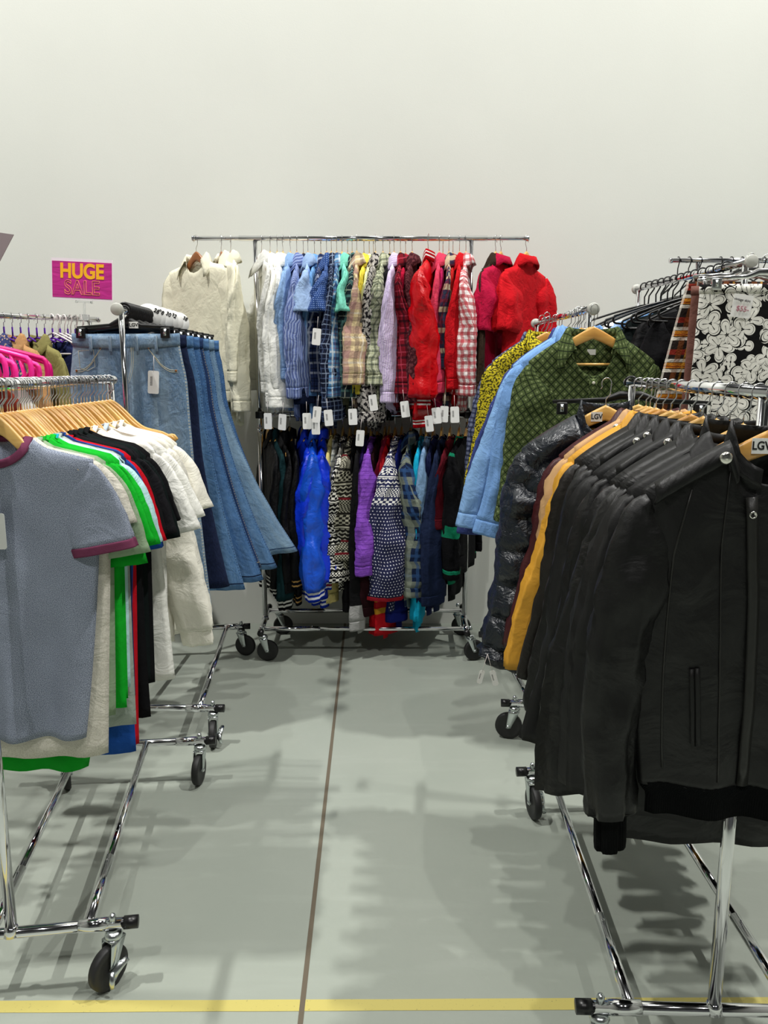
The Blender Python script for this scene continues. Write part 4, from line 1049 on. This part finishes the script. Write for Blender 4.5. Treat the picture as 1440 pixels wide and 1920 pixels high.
# lower tier
JB = F('black_jacket_cloth', '0A0A0C', rough=.6); TEAL = F('dark_teal', '0C2A2E'); BR1 = ribbed('black_white_rib', '0B0B0E', [(.2, .38, 'D8D8D2'), (.55, .73, 'D8D8D2')]); BR2 = ribbed('black_gold_rib', '0B0F18', [(.2, .34, 'C49A5A'), (.6, .74, 'C49A5A')])
BR3 = ribbed('blue_white_rib', '0C2C9E', [(.15, .35, 'E6E8EC'), (.55, .75, 'E6E8EC')]); BR4 = ribbed('blue_red_rib', '0C2C9E', [(.2, .4, 'E6E8EC'), (.42, .6, 'A02030'), (.62, .78, 'E6E8EC')])
def low(px, yb, label, mat, nick, **k): return back(px, yb, label, mat, 0, nick=nick, **k)
kj = dict(collar='ribneck', tail=0, t=.018, name='bomber_jacket', cat='jacket')
low(502, 1100, 'black bomber jacket, first inside the left post of the lower tier', JB, 'first black bomber', yaw=18, ye=1128, cuff=(.05, BR1, .7), hemrib=(.05, BR1, .9), **kj)
low(510, 1120, 'dark teal and black bomber jacket with white cuff stripes', TEAL, 'dark teal bomber', yaw=20, ye=1148, cuff=(.06, BR1, .75), hemrib=(.05, BR1, .9), aw=(.085, .07), bw=(.03, .03), **kj)
low(527, 1110, 'black leather-look jacket between the teal and the blue ones', JB, 'black leather-look jacket', yaw=16, ye=1120, collar='lapel', tail=0, name='jacket', cat='jacket')
low(543, 1120, 'black bomber jacket with gold striped hem', JB, 'black bomber with gold stripes', yaw=14, ye=1110, cuff=(.06, BR2, .75), hemrib=(.06, BR2, .95), **kj)
kb = dict(kj); kb.update(aw=(.10, .095), bw=(.06, .055), t=.025, crump=.003)
low(566, 1110, 'royal blue satin bomber, left one of the blue trio', BLUS, 'left blue satin bomber', yaw=14, ye=1098, cuff=(.05, BR3, .7), hemrib=(.05, BR3, .9), twist=-35, **kb)
low(585, 1120, 'azure blue satin bomber in the middle of the blue trio', BLUS2, 'middle blue satin bomber', yaw=6, ye=1126, rec=-.035, cuff=(.06, BR3, .8), hemrib=(.05, BR3, .9), twist=-20, **kb)
low(604, 1125, 'deep blue satin bomber, right one of the blue trio', BLUS, 'right blue satin bomber', yaw=2, ye=1118, cuff=(.05, BR4, .6), hemrib=(.06, BR3, .9), twist=25, **kb)
WCREAM = F('cream_yellow', 'CFC07A'); LGT = F('light_grey_stripe', 'BFC2BC', pat=stripes([(0, .3, '6A7276', .8)], .03, 1))
ks = dict(collar='crew', name='jumper', cat='jumper', tail=0, t=.015)
low(618, 1140, 'yellow-beige jumper peeping beside the blue bombers', WCREAM, 'yellow-beige jumper', yaw=0, ye=1150, **ks, rec=.06)
low(627, 1020, 'light grey striped jumper', LGT, 'light grey striped jumper', yaw=0, ye=930, aw=(.05, .04), **ks, rec=.06)
low(643, 1110, 'black and white nordic cardigan', F('nordic_black', '121214', pat=nordic('E2DFD4', None, .17), crinkle=.2), 'nordic cardigan', yaw=-3, ye=1103, collar='crew', name='cardigan', cat='cardigan', tail=0, aw=(.085, .08), bw=(.03, .03))
NRED = F('nordic_grey', '26241F', pat=nordic('BDB9A4', '7A1E28', .23), crinkle=.2)
low(656, 1080, 'grey and black nordic jumper with dark red bands', NRED, 'grey nordic jumper', yaw=-5, ye=1062, aw=(.095, .085), bw=(.045, .045), twist=-66, **ks)
low(666, 1160, 'black top with a thin pink pattern hanging low', F('black_pink_print', '101012', pat=cells('8A4A60', 22, .05), crinkle=.2), 'black patterned top', yaw=-4, ye=1165, aw=(.06, .06), **ks, rec=.06)
low(676, 1190, 'black jumper with a long pale grey sleeve end', F('black_grey_knit', '0D0D0F', pat=lambda t, uv, base: t.mix(t.math('GREATER_THAN', t.xy(t.uv('n'))[1], .90), base, '9A9A98')), 'black jumper with grey cuffs', yaw=-4, ye=1197, aw=(.035, .05), bw=(.015, .02), cuff=(.05, F('pale_grey_knit', '9A9A98'), .9), **ks)
low(686, 1100, 'dark violet jumper beside the purple knit', F('dark_violet', '23114A'), 'dark violet jumper', yaw=-5, ye=1040, **ks, rec=.06)
low(696, 1110, 'bright purple ribbed jumper', F('purple_knit', '8A4FC0', pat=stripes([(0, .2, '6A35A0', .8)], .022, 1), crinkle=.3, cscale=30), 'purple jumper', yaw=-5, ye=1088, aw=(.085, .08), bw=(.042, .042), twist=-55, **ks)
low(708, 1170, 'very dark maroon jumper between the purple and burgundy ones', F('dark_maroon', '24080E'), 'dark maroon jumper', yaw=-6, ye=1172, aw=(.08, .08), **ks, rec=.06)
low(722, 1060, 'burgundy jumper', F('burgundy_knit', '7C1430'), 'burgundy jumper', yaw=-6, ye=1010, **ks, rec=.06)
r, f = low(730, 1205, 'long red dress with mustard stripes at the hem line', F('red_dress', 'B00A18', pat=lambda t, uv, base: t.mix(t.math('MULTIPLY', t.band(t.xy(uv('n') if callable(uv) else t.uv('n'))[1], .075, 0, .5), t.math('MULTIPLY', t.math('GREATER_THAN', t.xy(t.uv('n'))[1], .74), t.math('LESS_THAN', t.xy(t.uv('n'))[1], .88))), base, 'C08A22'), rough=.6), 'red dress', yaw=-8, ye=1212, rec=.07, name='dress', cat='dress', collar='crew', tail=0, hem=.24, aw=(.045, .075), bw=(.02, .035), twist=-60, cuff=0)
NAVN = NT('navy_nordic'); n_ = NAVN; x_, y_, _z = n_.xy(n_.uv())
cA_ = nordic('E6E4E0', None, .16)(n_, n_.uv(), lin('1A1F4A')); cB_ = dots('DAD8E0', .017, .2)(n_, n_.uv(), lin('161B44'))
n_.set(n_.b.inputs['Base Color'], n_.mix(n_.math('LESS_THAN', y_, -.28), cA_, cB_)); n_.b.inputs['Roughness'].default_value = .95
low(741, 1150, 'navy and white nordic jumper with a dotted sleeve', NAVN.m, 'navy nordic jumper', yaw=-8, ye=1150, aw=(.09, .10), bw=(.05, .05), twist=-60, cuff=(.02, F('red_cuff', '8A1622'), 1.0), **ks)
low(754, 1190, 'deep blue jumper under the blue plaid shirt', F('deep_blue', '121C66'), 'deep blue jumper', yaw=-8, ye=1185, aw=(.07, .06), **ks, rec=.06)
low(770, 1150, 'blue and grey plaid flannel shirt', F('blue_flannel', '16233F', pat=plaid([(0, .35, '8E9684', .55), (.55, .7, '2E4E7C', .7)], period=.11), crinkle=.3), 'blue flannel shirt', yaw=-8, ye=1132, aw=(.095, .09), bw=(.045, .045), twist=60)
low(790, 1190, 'bright cyan top', F('cyan_jersey', '14A6CC'), 'cyan top', yaw=-8, ye=1178, aw=(.04, .045), twist=20, rec=.02, cuff=0, bw=(.02, .024), **ks)
low(800, 1130, 'pale blue jumper behind the cyan top', F('pale_blue_knit', '7EA0C4'), 'pale blue jumper', yaw=-8, ye=1090, aw=(.045, .045), **ks)
low(814, 1160, 'navy cardigan, first of the dark pair', NAVK, 'navy cardigan', yaw=-10, ye=1140, aw=(.065, .06), rec=.03, name='cardigan', cat='cardigan', collar='crew', tail=0)
low(829, 1150, 'navy zip jumper, second of the dark pair', NV, 'navy zip jumper', yaw=-12, ye=1145, aw=(.07, .06), **ks)
low(845, 1100, 'wine red jumper nearly hidden beside the right post', F('wine_knit', '5A0E1C'), 'wine red jumper', yaw=-14, ye=1000, **ks)
GS = F('black_green_stripe', '08080C', pat=stripes([(.0, .14, '0E7A58', 1)], .42, 1))
low(862, 1130, 'black jumper with a green sleeve stripe', GS, 'black jumper with green stripe', yaw=-16, ye=1095, aw=(.085, .07), bw=(.04, .035), twist=40, **ks)
low(876, 1090, 'black cardigan by the right post of the lower tier', BLACK, 'black cardigan', yaw=-20, ye=1075, name='cardigan', cat='cardigan', collar='crew', tail=0)

# ------------------------------------------------------------------ shirt rack (right)
def rs(D, label, mat, nick, rz=0, dx=0, name='shirt', cat='shirt', hk='arch', cm=None, **k):
    p = barpt('shirt', D=D); p.x += dx
    kw = dict(sw=.225, nw=.072, chest=.235, hem=.23, L=.74, t=.016, slv=True, slen=.56, sang=9, aw=(.08, .055), bw=(.026, .024), collar='shirt', fold=.012, fs=5.0, hz=zha, tail=.05, placket=(cm or mat, M_BUTTON, 7))
    kw.update(k)
    if 'cuff' not in kw: kw['cuff'] = (.055, cm or mat, .95)
    r, f = garment(name, cat, label, p, math.radians(rz), G(**kw), mat, 'shirts on the rack behind the leather jackets', cmat=cm)
    hanger(hk, p, math.radians(rz), 'light wooden hanger inside the ' + nick, 'wooden hangers on the shirt rack')
    return r, f
OLD = F('olive_diamond', '4C5A33', pat=diamond('1E2818', '8A9468', .034), crinkle=.3); CORD = F('light_blue_corduroy', '7FA8DE', pat=stripes([(0, .35, '5F8CC8', .7)], .005), crinkle=.35); CORD2 = F('light_blue_denim_shirt', '86AEDD', crinkle=.45)
PAIS = F('navy_paisley', '39447C', pat=cells('9AA4CC', 60, .09, 'SMOOTH_F1'), crinkle=.3); YFL = F('yellow_floral', 'C8B828', pat=speck('3E3A12', 115, .49, .53, 1, 3), crinkle=.3); DNVY = F('navy_plain_shirt', '16264A')
r, f = rs(3.0, 'olive green diamond print shirt facing the aisle with an open collar', OLD, 'olive print shirt', 3, collar='open', res=(34, 36), sw=.235, chest=.25, hem=.25, sang=10, aw=(.085, .07), nw=.088, fneck=.15, gap=0)
MB().box((0, .014, -.155), (.016, .001, .010)).build('neck_label', M_PAPER, r, flat=True)
MB().tube([(-.17, 0, -.20), (.17, 0, -.20)], .005, 10).build('hanger_bar', M_WOOD, [o for o in bpy.data.objects if o.get('label') == 'light wooden hanger inside the olive print shirt'][0])
rs(3.09, 'light blue corduroy shirt in front of the pale denim one', CORD, 'light blue corduroy shirt', 8, sang=15, slen=.62, sw=.24, L=.70, dx=-.02, res=(26, 28))
rs(3.15, 'pale denim blue shirt with white seams', CORD2, 'pale denim shirt', 8, sang=17, slen=.60, sw=.25, L=.72, dx=-.02, res=(26, 28))
rs(3.22, 'navy shirt under the light blue ones', DNVY, 'navy shirt', 10, sang=18, slen=.60, sw=.25)
rs(3.30, 'violet-navy paisley shirt', PAIS, 'paisley shirt', 10, sang=17, slen=.66, sw=.25)
r, f = rs(3.44, 'yellow and black leaf print shirt, farthest out toward the back rack', YFL, 'yellow print shirt', 14, dx=-.07, sang=9, slen=.58, sw=.24, collar='shirt', aw=(.085, .06), bw=(.034, .03), res=(28, 30))
NCH = F('navy_grey_check', '6E7590', pat=plaid([(0, .4, '1C2340', .8)], period=.02))
rs(3.62, 'grey and navy check shirt with its cuff showing below', NCH, 'grey check shirt', 12, dx=-.05, slen=.64, sang=10)
for i in range(9):
    D = (3.045, 3.12, 3.19, 3.26, 3.37, 3.52, 3.57, 3.70, 3.78)[i]
    hanger('arch', barpt('shirt', D=D), math.radians(4 + (i * 5 % 9)), 'bare wooden hanger with a chrome hook between the patterned shirts', 'bare wooden hangers on the shirt rack')

# ------------------------------------------------------------------ jacket rack (right, near)
BLK = leather('black_leather', '070707', .46, .25); BLK2 = leather('soft_black_leather', '080808', .55, .12); BLK3 = leather('worn_black_leather', '090908', .46, .4)
MUS = leather('mustard_leather', 'C8912E', .55, .25, .3); TANL = leather('tan_leather', 'B48E62', .55, .2, .3); MARL = leather('maroon_leather', '3A1013', .45, .3); PUF = F('navy_nylon', '151B24', rough=.34, crinkle=.6, cscale=18, weave=0, spec=.5)
RIBK = ribbed('black_rib_knit', '060808', []); BROWNK = leather('brown_black_leather', '16120E', .45, .3)
def jk(D, label, mat, nick, rz=-3, dx=0, name='leather_jacket', cat='jacket', hk='arch', cm=None, epaulette=False, snapn=1, **k):
    p = barpt('jack', D=D); p.x += dx
    kw = dict(sw=.225, nw=.078, chest=.255, hem=.24, L=.66, t=.024, slv=True, slen=.58, sang=6, aw=(.080, .056), bw=(.036, .032), collar='lapel', ch=.6, fneck=.09, fold=.010, fs=2.2, hz=zha, tail=0, crump=.002, swr=.007, res=(24, 26))
    kw.update(k)
    r, f = garment(name, cat, label, p, math.radians(rz), G(**kw), mat, 'jackets on the low right rack', cmat=cm)
    if epaulette:
        for sg in (-1, 1):
            rows = []
            for j in range(11):
                q = j / 10; u = sg * (.40 + .50 * q); w = .020 - .004 * q
                a = f(u, .0, -1); rows.append([a + Vector((0, -.019, -.028 * (w / .02))), a + Vector((0, -.0215, -.016)), a + Vector((0, -.017, -.004)), a + Vector((0, -.008, .003))])
            ep = MB().grid(rows).build('epaulette', mat, r, solid=.005)
            for j in range(snapn):
                a = f(sg * (.45 + .10 * j), 0, -1) + Vector((0, -.0235, -.012)); MB().lathe([(.010, 0), (.010, -.002), (.007, -.0055), (0, -.007)], a, 'y', 18).build('snap_button', M_SNAP, ep)
    hg = hanger(hk, p, math.radians(rz), 'light wooden hanger inside the ' + nick, 'wooden hangers on the jacket rack')
    return r, f, hg
def hlabel(hg, x):
    l = MB().box((x, -.0078, zha(x) - .022), (.019, .0008, .014)).build('hanger_label', M_PAPER, hg, flat=True)
    text('lettering', 'LGV', .021, M_INK, l, (x, -.0092, zha(x) - .022), bold=.0004)
r, f, hg = jk(1.445, 'black leather bomber jacket nearest the camera with a snap epaulette and ribbed hem', BLK, 'nearest black bomber', -5, sw=.222, chest=.245, hem=.20, L=.655, hemrib=(.065, RIBK, .92), cuff=(.085, RIBK, .55), collar='stand', res=(48, 52), slen=.665, sang=6, aw=(.062, .048), bw=(.042, .040), fneck=.075, name='bomber_jacket', crump=.0025, fold=.014)
rows = []
for j in range(13):
    q = j / 12; u = -(.30 + .62 * q); a = f(u, .0, -1); rows.append([a + Vector((-.002, -.031, -.034)), a + Vector((0, -.0335, -.027)), a + Vector((0, -.033, -.016)), a + Vector((0, -.026, -.004)), a + Vector((0, -.015, .003))])
ep = MB().grid(rows).build('epaulette', BLK, r, solid=.006)
MB().lathe([(.0115, 0), (.0115, -.002), (.008, -.006), (.004, -.0055), (0, -.007)], f(-.40, 0, -1) + Vector((0, -.038, -.020)), 'y', 24).build('snap_button', M_SNAP, ep)
SEAM = leather('seam_leather', '1C1C1A', .38, .1)
MB().tube([f(-.62 - .16 * math.sin(j / 14 * 1.6), .08 + .86 * j / 14, -1, .002) for j in range(15)], .0022, 6).build('princess_seam', SEAM, r)
MB().tube([f(-.34 + .05 * j / 14, .05 + .92 * j / 14, -1, .002) for j in range(15)], .0018, 6).build('front_seam', SEAM, r)
for du in (-.022, .022): strip(f, [(-.52 + du + .02 * j / 8, .62 + .24 * j / 8) for j in range(9)], .009, .003).build('pocket_welt', BLK2, r, solid=.003)
strip(f, [(-.04 - .12 * (1 - j / 14) ** 3, .05 + .94 * j / 14) for j in range(15)], .02, .004).build('zip_placket', SEAM, r, solid=.003)
MB().lathe([(.007, 0), (.007, -.002), (.0045, -.003), (.0045, -.001), (0, -.001)], f(-.14, .10, -1, .006), 'y', 18).build('eyelet', M_SNAP, r)
hlabel(hg, -.022)
jk(1.515, 'smooth black leather jacket with a big pointed collar', BLK2, 'smooth black jacket', -5, collar='open', slen=.64, sw=.232, L=.76, res=(34, 36), aw=(.07, .055), bw=(.04, .038), sang=8, nw=.085)
r, f, hg = jk(1.585, 'black leather jacket third from the near end with a long hem', BLK3, 'third black jacket', -5, collar='stand', L=.86, slen=.69, sw=.23, res=(30, 32), hem=.25, sang=10)
hlabel(hg, -.04)
jk(1.74, 'black biker jacket with a silver snap on its epaulette', BLK, 'biker jacket with silver snap', -4, epaulette=True, L=.86, slen=.68, sw=.235, res=(30, 32), sang=11)
r, f, hg = jk(1.66, 'black biker jacket with a metal zip up its sleeve end', BLK3, 'biker jacket with sleeve zip', -4, L=.84, slen=.70, sw=.235, sang=9, aw=(.085, .08), bw=(.04, .042))
sv = [o for o in r.children if o.name.startswith('sleeve')][0].data.vertices
zp = [sv[k * 24 + 14].co + Vector((-.001, -.003, 0)) for k in range(19, 31)]
MB().tube(zp, .0032, 8).build('sleeve_zip', M_SNAP, r)
jk(1.83, 'soft black leather jacket with a folded collar in the middle of the row', BLK2, 'soft folded-collar jacket', -4, L=.80, slen=.68, sw=.24, sang=14)
jk(1.92, 'black leather jacket with two silver snaps on its epaulette', BLK, 'jacket with two snaps', -4, epaulette=True, snapn=2, L=.88, slen=.68, sw=.235, sang=9)
jk(2.01, 'black leather coat next to the yellow one', BLK3, 'black coat beside the yellow one', -4, L=.98, slen=.68, sw=.235, name='leather_coat', cat='coat', sang=8)
jk(2.09, 'black-brown leather jacket squeezed before the mustard one', BROWNK, 'black-brown jacket', -4, L=.80, slen=.62, sw=.24, sang=13)
jk(2.165, 'mustard yellow leather jacket', MUS, 'mustard jacket', -4, L=.86, slen=.62, sw=.245, sang=12, aw=(.09, .07))
r, f, hg = jk(2.235, 'tan leather jacket with a snapped epaulette', TANL, 'tan jacket', -4, epaulette=True, L=.80, slen=.60, sw=.245, sang=12)
hlabel(hg, -.03)
jk(2.30, 'maroon leather jacket', MARL, 'maroon jacket', -4, L=.78, slen=.60, sw=.25, sang=13)
r, f, hg = jk(2.38, 'dark navy quilted puffer jacket', PUF, 'puffer jacket', -6, dx=-.11, name='puffer_jacket', puff=7, t=.045, L=.74, slen=.66, sang=10, aw=(.10, .085), bw=(.065, .06), sw=.24, collar='stand', cuff=(.03, PUF, .7), res=(24, 56))
hlabel(hg, -.03)
P_ = PD(914, 1226, 2.33); q_ = Matrix.Rotation(-r.rotation_euler.z, 3, 'Z') @ (P_ - r.location)
price_tag(r, q_, math.radians(14), .045, .016); price_tag(r, q_, math.radians(-16), .05, .018)
for D in (2.345, 2.435):
    hanger('arch', barpt('jack', D=D), math.radians(-3 + random.uniform(-3, 3)), 'bare wooden hanger squeezed between the leather jackets', 'bare wooden hangers on the jacket rack')
p = barpt('jack', D=2.545); clip_hanger(p, math.radians(-14), .26, 'nothing, hanging empty at the far end of the jacket rack').location.z -= .0
# ------------------------------------------------------------------ skirt rack
def skirt(label, loc, rz, mat, W, L, Wh, band=None, t=.018, nick='skirt', bandm=None):
    root = empty('skirt', loc, rz, label, 'skirt', 'skirts on clip hangers'); rows = []; N = 48; z0 = -.085
    for j in range(25):
        v = j / 24; w = W + (Wh - W) * v ** .9; row = []
        for i in range(N):
            a = 2 * PI * i / N; c, s = math.cos(a), math.sin(a)
            x = w * math.copysign(abs(c) ** .8, c); y = (t + .012 * v) * math.copysign(abs(s) ** .8, s) + .010 * v * math.sin(x * 24) + .006 * noise.noise((x * 6, v * 3, 4))
            row.append(Vector((x, y, z0 - L * v)))
        rows.append(row)
    MB().grid(rows, True).build('body', mat, root, solid=.003)
    rows = [[Vector(((W + .003) * math.copysign(abs(math.cos(a)) ** .8, math.cos(a)), (t + .003) * math.copysign(abs(math.sin(a)) ** .8, math.sin(a)), z0 + .004 - .03 * q / 2)) for a in [2 * PI * i / N for i in range(N)]] for q in range(3)]
    MB().grid(rows, True).build('waistband', bandm or mat, root, solid=.003)
    clip_hanger(loc, rz, W, nick, t, metal=True)
    return root
FLO = F('mono_floral', '101010', pat=floral(9.5), crinkle=.1, weave=.05, var=0); WPL = F('wool_plaid', '241C18', pat=plaid([(.0, .10, 'E8E2D4', .75), (.13, .30, 'C97F1E', .8), (.16, .20, '7A2A14', .8), (.32, .42, 'E8E2D4', .65), (.55, .72, '8A2416', .7)], [(.0, .08, 'E8E2D4', .5), (.3, .5, '8A4A1C', .45), (.62, .70, 'D8A03A', .4)], .115, .10), crinkle=.3, cscale=40)
MAUVE = F('mauve_wool', '7C554C', crinkle=.3); MUSK = F('mustard_knit', 'B07A22', crinkle=.9, cscale=60)
p = PD(1384, 491, 2.80); sk = barpt('skirt', D=2.92)
s1 = skirt('black skirt with large white flower print and a handwritten price card', Vector((1.305, 2.83, 1.862)), math.radians(0), FLO, .222, .48, .235, nick='floral skirt')
card = MB(); card.box((-.09, -.034, -.155), (.033, .0008, .038), Matrix.Rotation(math.radians(8), 3, 'Y')); cd_ = card.build('price_card', M_PAPER, s1, flat=True)
text('price_writing', '$55-', .024, plain('pink_ink', 'B0707E', .8), cd_, (-.088, -.0365, -.165), (PI / 2, math.radians(8), 0)); text('note_writing', 'vintage skirt', .0115, M_INK, cd_, (-.091, -.0365, -.135), (PI / 2, math.radians(10), 0))
s2 = skirt('brown, orange and white plaid wool skirt with a yellow name tag', Vector((1.315, 2.98, 1.885)), math.radians(2), WPL, .225, .62, .36, nick='plaid skirt')
yc = MB(); yc.box((-.176, -.075, -.23), (.026, .0008, .027)); yc_ = yc.build('name_tag', plain('yellow_card', 'E0D24A', .7), s2, flat=True)
for k, (wd, zz) in enumerate((('DAISY', -.221), ('BABY', -.242))): text('lettering', wd, .018, plain('maroon_ink', '5A1A2A', .8), yc_, (-.176, -.077, zz), bold=.0004)
s3 = skirt('mauve brown wool skirt seen edge-on between the plaid and the floral one', Vector((1.29, 2.90, 1.862)), math.radians(4), MAUVE, .215, .60, .225, nick='mauve skirt')
for i in range(13):
    D = 3.05 + .062 * i; pp = barpt('skirt', D=D); rzz = math.radians(random.uniform(4, 16))
    h = hanger('black', pp, rzz, 'black plastic hanger in the crowded row on the skirt rack', 'black plastic hangers on the skirt rack', tilt=math.radians(random.uniform(-4, 4))); h.scale = (1.25, 1, 1.1)
for D, mat, lab, nm in ((3.12, BLACK, 'black top on a black plastic hanger nearest the plaid skirt', 'top'), (3.28, JB, 'black blouse in the middle of the black hangers', 'blouse'), (3.42, BLACKG, 'black dress hanging longest among the black hangers', 'dress'), (3.58, CHB, 'pale blue shirt on the skirt rack', 'shirt'), (3.68, WHITE, 'white shirt on the skirt rack, last before the wall', 'shirt'), (3.5, DM2, 'small denim blue top on the skirt rack', 'top')):
    simple(nm, nm, lab, barpt('skirt', D=D), math.radians(10), mat, 'tops on the skirt rack', sw=.225, slen=.25, L=.62, short=True, aw=(.08, .075), sang=8)
for i in range(15):
    x = 1.50 + .055 * i + (0.05 if i > 2 else 0); pp = barpt('wallr', x=min(x, 2.5)); 
    hanger('black', pp, math.radians(-80 + random.uniform(-8, 8)), 'black plastic hanger on the wall rack behind the skirts', 'black hangers on the wall rack')
for x, mat, lab in ((1.78, DM, 'mid blue denim shirt on the wall rack'), (1.92, DW, 'pale denim shirt on the wall rack'), (2.05, DD, 'dark denim shirt on the wall rack')):
    simple('denim_shirt', 'shirt', lab, barpt('wallr', x=x), math.radians(-80), mat, 'denim on the wall rack')
